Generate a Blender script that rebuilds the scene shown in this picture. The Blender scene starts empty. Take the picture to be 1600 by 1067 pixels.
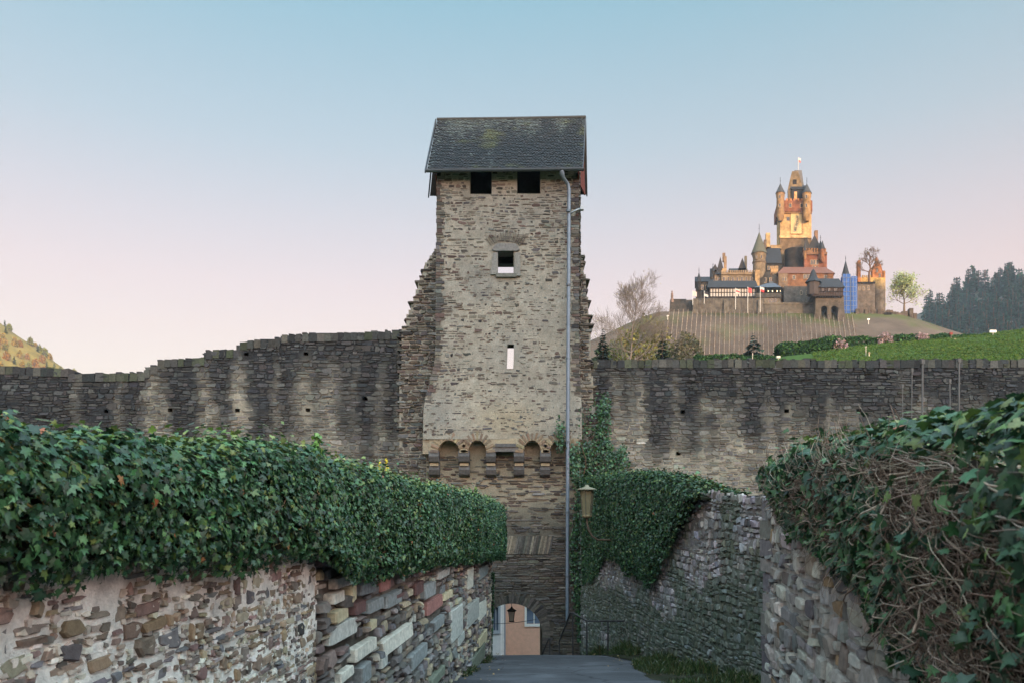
import bpy, math, random
import numpy as np
from mathutils import Vector

# ---------------------------------------------------------------- camera, sky, sun, exposure
S = bpy.context.scene
COL = S.collection
F, HY = 1200.0, 795.0                       # focal length and horizon row, in pixels of a 1600 px wide picture
cd = bpy.data.cameras.new("camera"); cam = bpy.data.objects.new("camera", cd); COL.objects.link(cam)
cam.location = (0, 0, 0); cam.rotation_euler = (math.pi/2, 0, 0)
cd.sensor_width = 36; cd.lens = 27; cd.shift_y = (HY-533.5)/1600; cd.clip_start = 0.05; cd.clip_end = 6000
cd.dof.use_dof = True; cd.dof.focus_distance = 16; cd.dof.aperture_fstop = 27/1000/0.0052
S.camera = cam
S.view_settings.view_transform = 'Standard'; S.view_settings.look = 'None'; S.view_settings.gamma = 1
S.view_settings.exposure = 1.2
S.cycles.max_bounces = 6; S.cycles.diffuse_bounces = 3; S.cycles.transparent_max_bounces = 8
S.cycles.use_denoising = True
SUN_AZ, SUN_EL = math.radians(24), math.radians(6)
sunv = Vector((math.sin(SUN_AZ)*math.cos(SUN_EL), -math.cos(SUN_AZ)*math.cos(SUN_EL), math.sin(SUN_EL)))
sl = bpy.data.lights.new("sun", 'SUN'); so = bpy.data.objects.new("sun", sl); COL.objects.link(so)
sl.energy = 2.1; sl.angle = math.radians(0.5); sl.color = (1.0, 0.64, 0.30)
so.rotation_euler = (-sunv).to_track_quat('-Z', 'Y').to_euler()
def lin1(c): c /= 255.0; return c/12.92 if c <= .04045 else ((c+.055)/1.055)**2.4
def lin(r, g, b): return np.array([lin1(float(r)), lin1(float(g)), lin1(float(b))])
wd = bpy.data.worlds.new("World"); S.world = wd; wd.use_nodes = True
nt = wd.node_tree; nt.nodes.clear(); N = nt.nodes.new; L = nt.links.new
wo = N('ShaderNodeOutputWorld'); ad = N('ShaderNodeAddShader'); b1 = N('ShaderNodeBackground'); b2 = N('ShaderNodeBackground')
sky = N('ShaderNodeTexSky'); sky.sky_type = 'NISHITA'; sky.sun_disc = False; sky.sun_elevation = SUN_EL
sky.sun_rotation = math.pi - SUN_AZ; sky.air_density = 1.0; sky.dust_density = 1.0
L(sky.outputs[0], b1.inputs[0]); b1.inputs[1].default_value = 0.05
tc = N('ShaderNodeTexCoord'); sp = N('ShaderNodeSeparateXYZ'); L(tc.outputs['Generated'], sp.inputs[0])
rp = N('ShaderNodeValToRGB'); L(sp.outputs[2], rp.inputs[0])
SKY = [(0.0, (215, 180, 172)), (0.215, (216, 174, 161)), (0.27, (211, 173, 165)), (0.335, (194, 172, 170)), (0.42, (165, 170, 174)), (0.55, (124, 163, 175)), (0.85, (170, 196, 212))]  # topmost stop, above the view, raised to brighten the shaded lane
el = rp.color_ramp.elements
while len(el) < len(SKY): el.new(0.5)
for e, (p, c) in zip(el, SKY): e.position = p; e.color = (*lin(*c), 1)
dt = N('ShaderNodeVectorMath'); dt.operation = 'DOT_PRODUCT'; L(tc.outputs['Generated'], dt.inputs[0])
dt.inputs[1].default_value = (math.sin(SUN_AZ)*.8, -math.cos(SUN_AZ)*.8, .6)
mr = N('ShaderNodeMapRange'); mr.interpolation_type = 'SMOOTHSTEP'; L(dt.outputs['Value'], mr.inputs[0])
mr.inputs[1].default_value = -.1; mr.inputs[2].default_value = 1; mr.inputs[3].default_value = 0.44; mr.inputs[4].default_value = 3.3  # sky boosted on the unseen sunset side to lift the shaded foreground
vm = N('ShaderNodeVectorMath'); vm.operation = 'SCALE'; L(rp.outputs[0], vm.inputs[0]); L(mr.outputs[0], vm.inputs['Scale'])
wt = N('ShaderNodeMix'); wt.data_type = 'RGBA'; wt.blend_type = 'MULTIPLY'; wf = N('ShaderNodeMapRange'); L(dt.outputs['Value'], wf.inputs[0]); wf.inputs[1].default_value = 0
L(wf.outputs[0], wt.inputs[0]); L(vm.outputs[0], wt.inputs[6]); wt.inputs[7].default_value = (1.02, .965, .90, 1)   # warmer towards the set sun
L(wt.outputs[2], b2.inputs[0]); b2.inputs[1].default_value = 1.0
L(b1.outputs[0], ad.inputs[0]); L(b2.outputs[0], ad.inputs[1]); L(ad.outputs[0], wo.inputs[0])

# ---------------------------------------------------------------- helpers
def W(px, py, Y): return np.array([(px-800)/F*Y, Y, (HY-py)/F*Y])
def fr(x): return x-np.floor(x)
def vn(x, y, s=0.0):
    x = np.asarray(x, float); y = np.asarray(y, float)
    i, j = np.floor(x), np.floor(y); a, b = x-i, y-j
    a = a*a*(3-2*a); b = b*b*(3-2*b)
    h = lambda p, q: fr(np.sin(p*127.1+q*311.7+s*74.7)*43758.5453)
    return (h(i, j)*(1-a)+h(i+1, j)*a)*(1-b)+(h(i, j+1)*(1-a)+h(i+1, j+1)*a)*b
def fbm(x, y, s=0.0): return (vn(x, y, s)+.5*vn(np.asarray(x)*2.1, np.asarray(y)*2.1, s+1)+.25*vn(np.asarray(x)*4.3, np.asarray(y)*4.3, s+2))/1.75
def sstep(a, b, x): t = np.clip((np.asarray(x, float)-a)/(b-a), 0, 1); return t*t*(3-2*t)
def rgb(c): return lin(*c)
def pick(pal, n, rng, jit=.16):
    P = np.array([rgb(c) for c in pal]); c = P[rng.integers(0, len(P), n)]
    return c*(1+rng.normal(0, jit, (n, 1)))*(1+rng.normal(0, .03, (n, 3)))

ORG = {}; SHEAR = []
class MB:
    def __init__(s): s.V = []; s.C = []; s.F = []; s.n = 0; s.sm = []
    def add(s, V, Fs, col=(.5, .5, .5), mat=0, smooth=False):
        V = np.asarray(V, float).reshape(-1, 3); k = len(V)
        c = np.empty((k, 3)); c[:] = np.clip(col, 0, None)
        if isinstance(Fs, np.ndarray): s.F.append((Fs.astype(np.int32)+s.n, mat, smooth))
        else:
            by = {}
            for f in Fs: by.setdefault(len(f), []).append(f)
            for g in by.values(): s.F.append((np.array(g, np.int32)+s.n, mat, smooth))
        s.V.append(V); s.C.append(c); s.n += k
    def build(s, name, mats, parent=None, origin=None):
        V = np.concatenate(s.V)
        if SHEAR: V[:, 0] += (V[:, 1]-SHEAR[0])*.24
        C = np.concatenate(s.C)
        me = bpy.data.meshes.new(name)
        if parent is not None: org = ORG[parent.name]
        else: org = np.array(origin if origin is not None else [V[:, 0].mean(), V[:, 1].mean(), V[:, 2].min()])
        me.vertices.add(len(V)); me.vertices.foreach_set('co', (V-org).astype(np.float32).ravel())
        nl = sum(f.size for f, _, _ in s.F); nf = sum(len(f) for f, _, _ in s.F)
        me.loops.add(nl); me.polygons.add(nf)
        me.loops.foreach_set('vertex_index', np.concatenate([f.ravel() for f, _, _ in s.F]))
        tot = np.concatenate([np.full(len(f), f.shape[1]) for f, _, _ in s.F])
        me.polygons.foreach_set('loop_start', np.concatenate([[0], np.cumsum(tot)[:-1]]).astype(np.int32))
        me.polygons.foreach_set('material_index', np.concatenate([np.full(len(f), m) for f, m, _ in s.F]).astype(np.int32))
        me.polygons.foreach_set('use_smooth', np.concatenate([np.full(len(f), q) for f, _, q in s.F]))
        me.update(calc_edges=True)
        at = me.color_attributes.new('tint', 'FLOAT_COLOR', 'POINT')
        at.data.foreach_set('color', np.concatenate([C, np.ones((len(C), 1))], 1).astype(np.float32).ravel())
        for m in (mats if isinstance(mats, (list, tuple)) else [mats]): me.materials.append(m)
        o = bpy.data.objects.new(name, me); COL.objects.link(o)
        if parent is not None: o.parent = parent
        else: o.location = org
        ORG[o.name] = org
        return o
    # shapes
    def hexa(s, P, col=(.5,.5,.5), mat=0):
        s.add(P, np.array([[0,3,2,1],[4,5,6,7],[0,1,5,4],[1,2,6,5],[2,3,7,6],[3,0,4,7]]), col, mat)
    def box(s, a, b, col=(.5,.5,.5), mat=0):
        x0, y0, z0 = a; x1, y1, z1 = b
        s.hexa([(x0,y0,z0),(x1,y0,z0),(x1,y1,z0),(x0,y1,z0),(x0,y0,z1),(x1,y0,z1),(x1,y1,z1),(x0,y1,z1)], col, mat)
    def extr(s, poly, dvec, col=(.5,.5,.5), mat=0):          # polygon in 3-D, extruded along dvec
        p = np.asarray(poly, float); n = len(p); q = p+np.asarray(dvec, float)
        Fs = [tuple(range(n)), tuple(range(2*n-1, n-1, -1))]+[(i, (i+1) % n, (i+1) % n+n, i+n) for i in range(n)]
        s.add(np.concatenate([p, q]), Fs, col, mat)
    def tube(s, path, rad, n=6, col=(.5,.5,.5), mat=0, cap=True, smooth=True):
        p = np.asarray(path, float); m = len(p); r = np.broadcast_to(np.asarray(rad, float), (m,))
        t = np.gradient(p, axis=0); t /= np.linalg.norm(t, axis=1, keepdims=True)+1e-9
        ref = np.array([0, 0, 1.]) if abs(t[:, 2]).mean() < .8 else np.array([0, 1., 0])
        a = np.cross(t, ref); a /= np.linalg.norm(a, axis=1, keepdims=True)+1e-9; b = np.cross(t, a)
        th = np.arange(n)*2*math.pi/n
        V = p[:, None]+r[:, None, None]*(a[:, None]*np.cos(th)[None, :, None]+b[:, None]*np.sin(th)[None, :, None])
        i = np.arange(m-1)[:, None]*n; j = np.arange(n)[None]; k = (j+1) % n
        Fs = np.stack([i+j, i+k, i+k+n, i+j+n], -1).reshape(-1, 4)
        s.add(V, Fs, col, mat, smooth)
        if cap:
            s.add(V[0], [tuple(range(n))], col if np.ndim(col) == 1 else col[0], mat); s.add(V[-1], [tuple(range(n))[::-1]], col if np.ndim(col) == 1 else col[-1], mat)
    def lathe(s, c, prof, n=12, col=(.5,.5,.5), mat=0, smooth=True, a0=0.0, a1=2*math.pi):
        c = np.asarray(c, float); th = np.linspace(a0, a1, n+1)
        V = np.array([[(c[0]+r*math.cos(t), c[1]+r*math.sin(t), c[2]+z) for t in th] for r, z in prof]).reshape(-1, 3)
        m = n+1; Fs = [(i*m+j, i*m+j+1, (i+1)*m+j+1, (i+1)*m+j) for i in range(len(prof)-1) for j in range(n)]
        s.add(V, Fs, col, mat, smooth)

def empty(name, loc, label, cat, group=None, kind=None):
    o = bpy.data.objects.new(name, None); COL.objects.link(o); o.location = loc; o.empty_display_size = .3
    ORG[o.name] = np.array(loc, float); tag(o, label, cat, group, kind); return o
def tag(o, label=None, cat=None, group=None, kind=None):
    if label: o['label'] = label
    if cat: o['category'] = cat
    if group: o['group'] = group
    if kind: o['kind'] = kind
    return o
def dup(o, loc, rz=0, sc=1, label=None, parent=None):
    c = o.copy(); COL.objects.link(c)
    if parent is not None: c.parent = parent
    else:
        c.location = loc; c.rotation_euler = (0, 0, rz); c.scale = sc if isinstance(sc, tuple) else (sc, sc, sc)
        if label: c['label'] = label
    for ch in list(o.children): dup(ch, None, parent=c)
    return c

def mat(name, rough=.9, nscale=6, namt=.3, bump=.25, bscale=25, spec=.25, color=None, metal=0, moss=None, trans=0, bdist=.02):
    m = bpy.data.materials.new(name); m.use_nodes = True; t = m.node_tree; N = t.nodes.new; L = t.links.new
    bs = t.nodes['Principled BSDF']; bs.inputs['Roughness'].default_value = rough; bs.inputs['Specular IOR Level'].default_value = spec; bs.inputs['Metallic'].default_value = metal
    tc = N('ShaderNodeTexCoord'); geo = N('ShaderNodeNewGeometry')
    if color is None: a = N('ShaderNodeAttribute'); a.attribute_name = 'tint'; base = a.outputs['Color']
    else: a = N('ShaderNodeRGB'); a.outputs[0].default_value = (*color, 1); base = a.outputs[0]
    n1 = N('ShaderNodeTexNoise'); n1.inputs['Scale'].default_value = nscale; n1.inputs['Detail'].default_value = 7; n1.inputs['Roughness'].default_value = .65
    L(geo.outputs['Position'], n1.inputs['Vector'])
    r = N('ShaderNodeMapRange'); r.inputs[1].default_value = .25; r.inputs[2].default_value = .75; r.inputs[3].default_value = 1-namt; r.inputs[4].default_value = 1+namt
    L(n1.outputs[0], r.inputs[0])
    sc = N('ShaderNodeVectorMath'); sc.operation = 'SCALE'; L(base, sc.inputs[0]); L(r.outputs[0], sc.inputs['Scale'])
    out = sc.outputs[0]
    if moss:
        mc, mscale, lo, hi = moss
        n3 = N('ShaderNodeTexNoise'); n3.inputs['Scale'].default_value = mscale; n3.inputs['Detail'].default_value = 8; L(geo.outputs['Position'], n3.inputs['Vector'])
        r3 = N('ShaderNodeMapRange'); r3.inputs[1].default_value = lo; r3.inputs[2].default_value = hi; r3.inputs[4].default_value = .8; L(n3.outputs[0], r3.inputs[0])
        mx = N('ShaderNodeMix'); mx.data_type = 'RGBA'; L(r3.outputs[0], mx.inputs[0]); L(out, mx.inputs[6]); mx.inputs[7].default_value = (*mc, 1); out = mx.outputs[2]
    L(out, bs.inputs['Base Color'])
    if bump:
        n2 = N('ShaderNodeTexNoise'); n2.inputs['Scale'].default_value = bscale; n2.inputs['Detail'].default_value = 6; n2.inputs['Roughness'].default_value = .7
        L(geo.outputs['Position'], n2.inputs['Vector']); bp = N('ShaderNodeBump'); bp.inputs['Strength'].default_value = bump; bp.inputs['Distance'].default_value = bdist
        L(n2.outputs[0], bp.inputs['Height']); L(bp.outputs[0], bs.inputs['Normal'])
    if trans:
        tr = N('ShaderNodeBsdfTranslucent'); L(out, tr.inputs[0]); ms = N('ShaderNodeMixShader'); ms.inputs[0].default_value = trans
        L(bs.outputs[0], ms.inputs[1]); L(tr.outputs[0], ms.inputs[2]); L(ms.outputs[0], t.nodes['Material Output'].inputs[0])
    return m
def emis(name, c, st):
    m = bpy.data.materials.new(name); m.use_nodes = True; b = m.node_tree.nodes['Principled BSDF']
    b.inputs['Emission Color'].default_value = (*c, 1); b.inputs['Emission Strength'].default_value = st; b.inputs['Base Color'].default_value = (*c, 1); return m

M = dict(
    stone=mat('slate_stone', .85, 14, .42, .6, 45, .25),
    mortar=mat('lime_mortar', .95, 18, .28, .9, 60, .1, bdist=.03),
    slate=mat('roof_slate', .6, 9, .5, .3, 40, .4),
    leaf=mat('ivy_leaf', .38, 60, .3, .2, 90, .5, trans=.12),
    foliage=mat('foliage', .8, 1.5, .3, 0, 1, .15, trans=.2),
    needle=mat('needles', .9, .5, .3, 0, 1, .1),
    bark=mat('bark', .95, 12, .35, .5, 40, .1),
    twig=mat('twig', .9, 30, .35, .3, 90, .15),
    metal=mat('zinc', .45, 5, .2, .05, 30, .5, metal=.35),
    iron=mat('wrought_iron', .6, 20, .3, .2, 60, .4),
    paint=mat('paint', .7, 4, .12, .15, 30, .3),
    asphalt=mat('asphalt', .85, 1.3, .35, .9, 140, .25, bdist=.012),
    soil=mat('soil', .95, 3, .4, .8, 30, .1),
    grass=mat('grass', .85, .8, .35, .4, 6, .15, trans=.15),
    far=mat('far_stone', .9, .55, .62, .8, 2.2, .15, bdist=.5),
    farroof=mat('far_roof', .7, 1.2, .3, .3, 3, .3, bdist=.2),
    hill=mat('hill_cover', .95, .08, .4, .5, .4, .05, bdist=1.0),
    wood=mat('timber', .85, 6, .35, .4, 40, .2),
    glass=mat('dark_glass', .12, 2, .1, 0, 1, .6),
)

def masonry(mb, P, u0, u1, v0, v1, hr, lr, gap, prot, col, rng, mask=None, back=None, wav=.02, jit=.09, rings=3, m=0, drop=0.0, split=.15):
    A = []
    v = v0
    while v < v1:
        h = rng.uniform(*hr); u = u0-rng.uniform(0, lr[1])
        while u < u1:
            l = rng.uniform(*lr)*(1 if rng.random() < .8 else .55)
            if rng.random() < split and h > hr[0]*1.2: A += [(u+l/2, v+h*.27, l, h*.48), (u+l/2, v+h*.75, l, h*.5)]
            else: A.append((u+l/2, v+h/2, l, h*rng.uniform(.8, 1.08)))
            u += l
        v += h
    A = np.array(A); lo = np.maximum(A[:, 0]-A[:, 2]/2, u0); hi = np.minimum(A[:, 0]+A[:, 2]/2, u1); A[:, 0] = (lo+hi)/2; A[:, 2] = hi-lo; A = A[A[:, 2] > lr[0]*.4]; A[:, 1] += (vn(A[:, 0]*.8, A[:, 1]*.7, 5)-.5)*2*wav
    keep = rng.random(len(A)) >= drop
    if mask is not None: keep &= mask(A[:, 0], A[:, 1], rng)
    A = A[keep]; n = len(A)
    if n == 0: return
    o = np.array([(-.5,-.28),(-.36,-.5),(.36,-.5),(.5,-.28),(.5,.28),(.36,.5),(-.36,.5),(-.5,.28)])
    o = o[None]+rng.normal(0, jit, (n, 8, 2))*np.array([.7, 1.])
    g = gap(A[:, 0], A[:, 1]) if callable(gap) else gap
    sz = np.stack([np.maximum(A[:, 2]-g, .04), np.maximum(A[:, 3]-g, .025)], 1)
    pr = prot*(rng.uniform(.25, 1.25, n)); tu = rng.normal(0, .25, n); tv = rng.normal(0, .3, n)
    bk = -.02*np.ones(n) if back is None else back(A[:, 0], A[:, 1])
    C = col(A[:, 0], A[:, 1], rng); R = []
    for sc, dd in ([(1, None), (.96, .6), (.8, 1)] if rings == 3 else [(1, None), (.88, 1)]):
        q = o*sc*sz[:, None]; uu = A[:, 0, None]+q[..., 0]; vv = A[:, 1, None]+q[..., 1]
        d = np.repeat(bk[:, None], 8, 1) if dd is None else pr[:, None]*dd*(1+tu[:, None]*o[..., 0]+tv[:, None]*o[..., 1])
        R.append(np.stack(P(uu, vv, d), -1))
    k = len(R); V = np.stack(R, 1).reshape(n, k*8, 3)
    b = np.arange(n)[:, None, None]*k*8; j = np.arange(8); jj = (j+1) % 8
    Q = np.concatenate([np.stack([r*8+j, r*8+jj, r*8+8+jj, r*8+8+j], -1) for r in range(k-1)])
    CC = np.repeat(C, k*8, 0)*np.tile(np.repeat([.9, 1, 1.04][:k], 8), n)[:, None]
    base = mb.n
    mb.add(V.reshape(-1, 3), (b+Q[None]).reshape(-1, 4), CC, m)
    cap = (np.arange(n)[:, None]*k*8+(k-1)*8+j[None]).astype(np.int32)+base
    mb.F.append((cap, m, False))

def sheet(mb, P, u0, u1, v0, v1, step, col, amp=.015, holes=(), depth=.5, mask=None, m=0, hcol=(.02,.02,.02), back=True):
    us = np.unique(np.round(np.concatenate([np.linspace(u0, u1, max(2, int((u1-u0)/step)+1))]+[h[:2] for h in holes]), 4))
    vs = np.unique(np.round(np.concatenate([np.linspace(v0, v1, max(2, int((v1-v0)/step)+1))]+[h[2:4] for h in holes]), 4))
    U, Vv = np.meshgrid(us, vs, indexing='ij')
    d = (fbm(U*3, Vv*3, 9)-.5)*2*amp
    X = np.stack(P(U, Vv, d), -1).reshape(-1, 3); nv = len(vs)
    cu = (us[:-1]+us[1:])/2; cv = (vs[:-1]+vs[1:])/2; CU, CV = np.meshgrid(cu, cv, indexing='ij')
    ok = np.ones_like(CU, bool)
    for h in holes: ok &= ~((CU > h[0]) & (CU < h[1]) & (CV > h[2]) & (CV < h[3]))
    if mask is not None: ok &= mask(CU, CV)
    i, j = np.nonzero(ok)
    mb.add(X, np.stack([i*nv+j, (i+1)*nv+j, (i+1)*nv+j+1, i*nv+j+1], -1), col(U.ravel(), Vv.ravel()), m)
    for h in holes:
        dp = h[4] if len(h) > 4 else depth
        c = [(h[0], h[2]), (h[1], h[2]), (h[1], h[3]), (h[0], h[3])]
        fr_ = [np.array(P(np.array(a), np.array(b), np.array(.015))) for a, b in c]; bk = [np.array(P(np.array(a), np.array(b), np.array(-dp))) for a, b in c]
        Fs = [(q, (q+1) % 4, (q+1) % 4+4, q+4) for q in range(4)]+([(4, 5, 6, 7)] if back and len(h) <= 5 else [])
        if len(h) == 7: Fs.pop(2)
        cc = np.array(col(np.array([h[0]]), np.array([h[2]])))[0]*.7
        mb.add(np.concatenate([fr_, bk]), Fs, cc, m)

IVY = np.array([(0,.06),(.2,-.07),(.5,.1),(.31,.3),(.45,.6),(.17,.58),(0,1.),(-.17,.58),(-.45,.6),(-.31,.3),(-.5,.1),(-.2,-.07)])
SMALL = np.array([(0,0),(.45,.12),(.3,.55),(0,1.),(-.3,.55),(-.45,.12)])
def leaves(mb, P, Nn, size, col, rng, tpl=IVY, m=0, droop=1.0, wob=.5):
    n = len(P); nr = Nn+rng.normal(0, wob, (n, 3)); nr /= np.linalg.norm(nr, axis=1, keepdims=True)
    t = np.array([0, 0, -droop])+rng.normal(0, .55, (n, 3)); t -= (t*nr).sum(1, keepdims=True)*nr; t /= np.linalg.norm(t, axis=1, keepdims=True)+1e-9
    b = np.cross(nr, t); k = len(tpl)
    w = tpl[None]*(1+rng.normal(0, .07, (n, k, 2))); size = np.broadcast_to(size, (n,)); asp = rng.uniform(.8, 1.15, n)
    cup = rng.uniform(-.05, .32, n)[:, None]*(-(np.abs(w[..., 0]))**1.3*1.2-.35*(w[..., 1]-.4)**2)
    V = P[:, None]+size[:, None, None]*(b[:, None]*(w[..., 0]*asp[:, None])[..., None]+t[:, None]*(w[..., 1]-.4)[..., None]+nr[:, None]*cup[..., None])
    Cn = P[:, None]+size[:, None, None]*nr[:, None]*rng.uniform(0, .06, n)[:, None, None]
    V = np.concatenate([V, Cn], 1); j = np.arange(k)
    T = np.stack([j, (j+1) % k, np.full(k, k)], -1)
    Fs = (np.arange(n)[:, None, None]*(k+1)+T[None]).reshape(-1, 3)
    sh = np.ones((n, k+1)); sh[:, -1] = 1.22; sh[:, :k] -= .10*(np.arange(k) % 2)
    mb.add(V.reshape(-1, 3), Fs, (col[:, None]*sh[..., None]).reshape(-1, 3), m, True)
GREENS = [(36,66,42),(46,80,48),(56,92,54),(38,70,50),(70,104,64),(48,80,54),(30,56,40)]
def ivycol(n, rng, young=None):
    c = pick(GREENS, n, rng, .25)
    if young is not None: c = c*(1-young[:, None])+pick([(112,130,62),(96,122,58),(132,140,78)], n, rng, .15)*young[:, None]
    r = rng.random(n); d = r < .004; c[d] = pick([(128,92,60),(140,80,52)], d.sum(), rng)
    return c

def cracks(m):                                             # old cracks and sealed patches in the lane
    t = m.node_tree; N = t.nodes.new; L = t.links.new; bs = t.nodes['Principled BSDF']; src = bs.inputs['Base Color'].links[0].from_socket
    g = N('ShaderNodeNewGeometry'); nz = N('ShaderNodeTexNoise'); nz.inputs['Scale'].default_value = 1.5; nz.inputs['Detail'].default_value = 6; L(g.outputs['Position'], nz.inputs['Vector'])
    ad = N('ShaderNodeVectorMath'); ad.operation = 'MULTIPLY_ADD'; L(nz.outputs['Color'], ad.inputs[0]); ad.inputs[1].default_value = (.9,.9,.9); L(g.outputs['Position'], ad.inputs[2])
    v = N('ShaderNodeTexVoronoi'); v.feature = 'DISTANCE_TO_EDGE'; v.inputs['Scale'].default_value = .33; L(ad.outputs[0], v.inputs['Vector'])
    r = N('ShaderNodeMapRange'); L(v.outputs['Distance'], r.inputs[0]); r.inputs[1].default_value = .004; r.inputs[2].default_value = .016; r.inputs[3].default_value = .45; r.inputs[4].default_value = 1
    v2 = N('ShaderNodeTexNoise'); v2.inputs['Scale'].default_value = .45; v2.inputs['Detail'].default_value = 3; L(g.outputs['Position'], v2.inputs['Vector'])
    r2 = N('ShaderNodeMapRange'); L(v2.outputs[0], r2.inputs[0]); r2.inputs[1].default_value = .47; r2.inputs[2].default_value = .53; r2.inputs[3].default_value = .82; r2.inputs[4].default_value = 1.1
    mu = N('ShaderNodeMath'); mu.operation = 'MULTIPLY'; L(r.outputs[0], mu.inputs[0]); L(r2.outputs[0], mu.inputs[1])
    sc = N('ShaderNodeVectorMath'); sc.operation = 'SCALE'; L(src, sc.inputs[0]); L(mu.outputs[0], sc.inputs['Scale']); L(sc.outputs[0], bs.inputs['Base Color'])
cracks(M['asphalt'])
# ---------------------------------------------------------------- ground, road, terraces
R = np.random.default_rng(7)
def wallL(u): return -2.475+.0833*u
def wallN(u): return 1.075+.18*u
def wallR(u): return 5.77-.103*u
def rightline(Y):
    Y = np.asarray(Y, float)
    return np.where(Y < 7, wallN(Y), np.where(Y < 11, 2.335+(Y-7)/4*(4.637-2.335), wallR(Y)))
def roadz(Y):
    Y = np.asarray(Y, float)
    a = -1.6-.12*Y; b = -4.48-.33*(Y-24)
    k = .5; z = np.where(Y < 22.5, a, np.where(Y > 25.5, b, -(np.logaddexp(-a/k, -b/k)*k)+.0))
    return np.maximum(z, -10.5)
def gridmesh(xs, ys, zf, col, name, m, smooth=True):
    X, Y = np.meshgrid(xs, ys, indexing='ij'); Z = zf(X, Y); mb = MB(); n = len(ys)
    i, j = np.meshgrid(np.arange(len(xs)-1), np.arange(n-1), indexing='ij'); i = i.ravel(); j = j.ravel()
    mb.add(np.stack([X, Y, Z], -1), np.stack([i*n+j, (i+1)*n+j, (i+1)*n+j+1, i*n+j+1], -1), col(X.ravel(), Y.ravel(), Z.ravel()), 0, smooth)
    return tag(mb.build(name, m), kind='structure')

ys = np.concatenate([np.linspace(-10, 22, 65), np.linspace(22.3, 26.5, 18), np.linspace(27, 60, 24)])
mb = MB(); T = np.linspace(0, 1, 15)
Xl = np.where(ys < 22.3, wallL(ys)-.25, wallL(ys)-1.2-np.clip(ys-22.3, 0, 8)*.6); Xr = rightline(np.minimum(ys, 31))+.25+np.clip(ys-31, 0, 10)
X = Xl[:, None]*(1-T)+Xr[:, None]*T; Y = np.repeat(ys[:, None], 15, 1)
Z = roadz(Y)+.05*(1-(2*T-1)**2)[None]+(fbm(X*.7, Y*.7, 3)-.5)*.03
i, j = np.meshgrid(np.arange(len(ys)-1), np.arange(14), indexing='ij'); i = i.ravel(); j = j.ravel()
c = np.array([.082,.084,.096])*(.75+.5*fbm(X.ravel()*.5, Y.ravel()*.2, 4))[:, None]
mb.add(np.stack([X, Y, Z], -1), np.stack([i*15+j, i*15+j+1, (i+1)*15+j+1, (i+1)*15+j], -1)[:, ::-1], c, 0, True)
tag(mb.build('road', M['asphalt']), kind='structure')
# soil verge along the right wall
def verge_w(Y): return .35+.25*vn(Y*.5, 0, 2)+.9*sstep(22, 15, Y)*sstep(8, 12, Y)+.7*sstep(20, 26, Y)
mb = MB(); vy = np.linspace(9, 29.5, 70); T6 = np.linspace(0, 1, 6)
Xr = rightline(vy)+.2; w = verge_w(vy)
X = (Xr-w-.2)[:, None]*(1-T6)+Xr[:, None]*T6; Yv = np.repeat(vy[:, None], 6, 1)
Z = roadz(Yv)+.03+.16*T6[None]**1.5+.02*vn(X*4, Yv*4, 2)
i, j = np.meshgrid(np.arange(69), np.arange(5), indexing='ij'); i = i.ravel(); j = j.ravel()
mb.add(np.stack([X, Yv, Z], -1), np.stack([i*6+j, i*6+j+1, (i+1)*6+j+1, (i+1)*6+j], -1)[:, ::-1], pick([(50,52,42),(44,50,36),(62,58,48)], 420, R, .2), 0, True)
tag(mb.build('verge', M['soil']), kind='structure')

gc = lambda a: (lambda X, Y, Z: rgb(a)*(.7+.6*fbm(X*.3, Y*.3, 8))[:, None])
gridmesh(np.linspace(-60, -1, 60), np.linspace(-12, 31, 44), lambda X, Y: np.where(X < wallL(np.minimum(Y, 30))-.45, -.9-.05*Y, -9.0)+.1*vn(X, Y, 1), gc((74, 82, 48)), 'upper_garden', M['grass'])
gridmesh(np.linspace(1.5, 60, 80), np.linspace(-12, 31, 60), lambda X, Y: np.where(X > rightline(Y)+.45, -.15, -9.0)+.05*vn(X, Y, 1), gc((70, 84, 48)), 'vineyard_terrace', M['grass'])

def meadow(X, Y):
    z = (Y-40)*.30+np.clip(X-57, -60, 200)*.10+.5*vn(X*.08, Y*.08, 4)
    crest = 130+.08*(X-60)
    z = np.where(Y > crest, z-(Y-crest)*.75, z)
    k = sstep(6, 45, X)*sstep(33, 60, Y+X*.4)
    low = -11.2+np.clip(Y-60, 0, 300)*.12
    return np.maximum(low*(1-k)+z*k, -12)
gridmesh(np.linspace(-120, 260, 120), np.linspace(31.5, 200, 90), meadow, lambda X, Y, Z: rgb((56, 80, 32))*(.7+.6*fbm(X*.12, Y*.3, 8))[:, None]*(1+.25*(vn(X*.02, Y*.15, 3)-.5))[:, None], 'meadow', M['grass'])
def mound(X, Y):
    dx = X-103; dy = Y-345
    f = np.maximum(0, np.abs(dx)-46)*np.where(dx < 0, .42, .34); g = np.maximum(0, np.abs(dy)-46)*.62
    z = 77-np.sqrt(f*f+g*g)-.35*np.minimum(f, g)
    return np.maximum(z+1.2*(fbm(X*.06, Y*.06, 2)-.5), -12)
def mcol(X, Y, Z):
    n = fbm(X*.1, Y*.1, 5)[:, None]; a = rgb((92, 80, 71)); b = rgb((80, 82, 52)); e = rgb((110, 98, 90))
    t = sstep(.55, .75, n+.25*sstep(30, 0, X)[:, None]+.15*sstep(130, 170, X)[:, None]+.35*sstep(71, 76, Z)[:, None]*sstep(60, 80, X)[:, None])
    return (a*(1-t)+b*t)*(.8+.4*n)
gridmesh(np.linspace(-120, 330, 150), np.linspace(180, 480, 130), mound, mcol, 'castle_hill', M['hill'])
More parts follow.
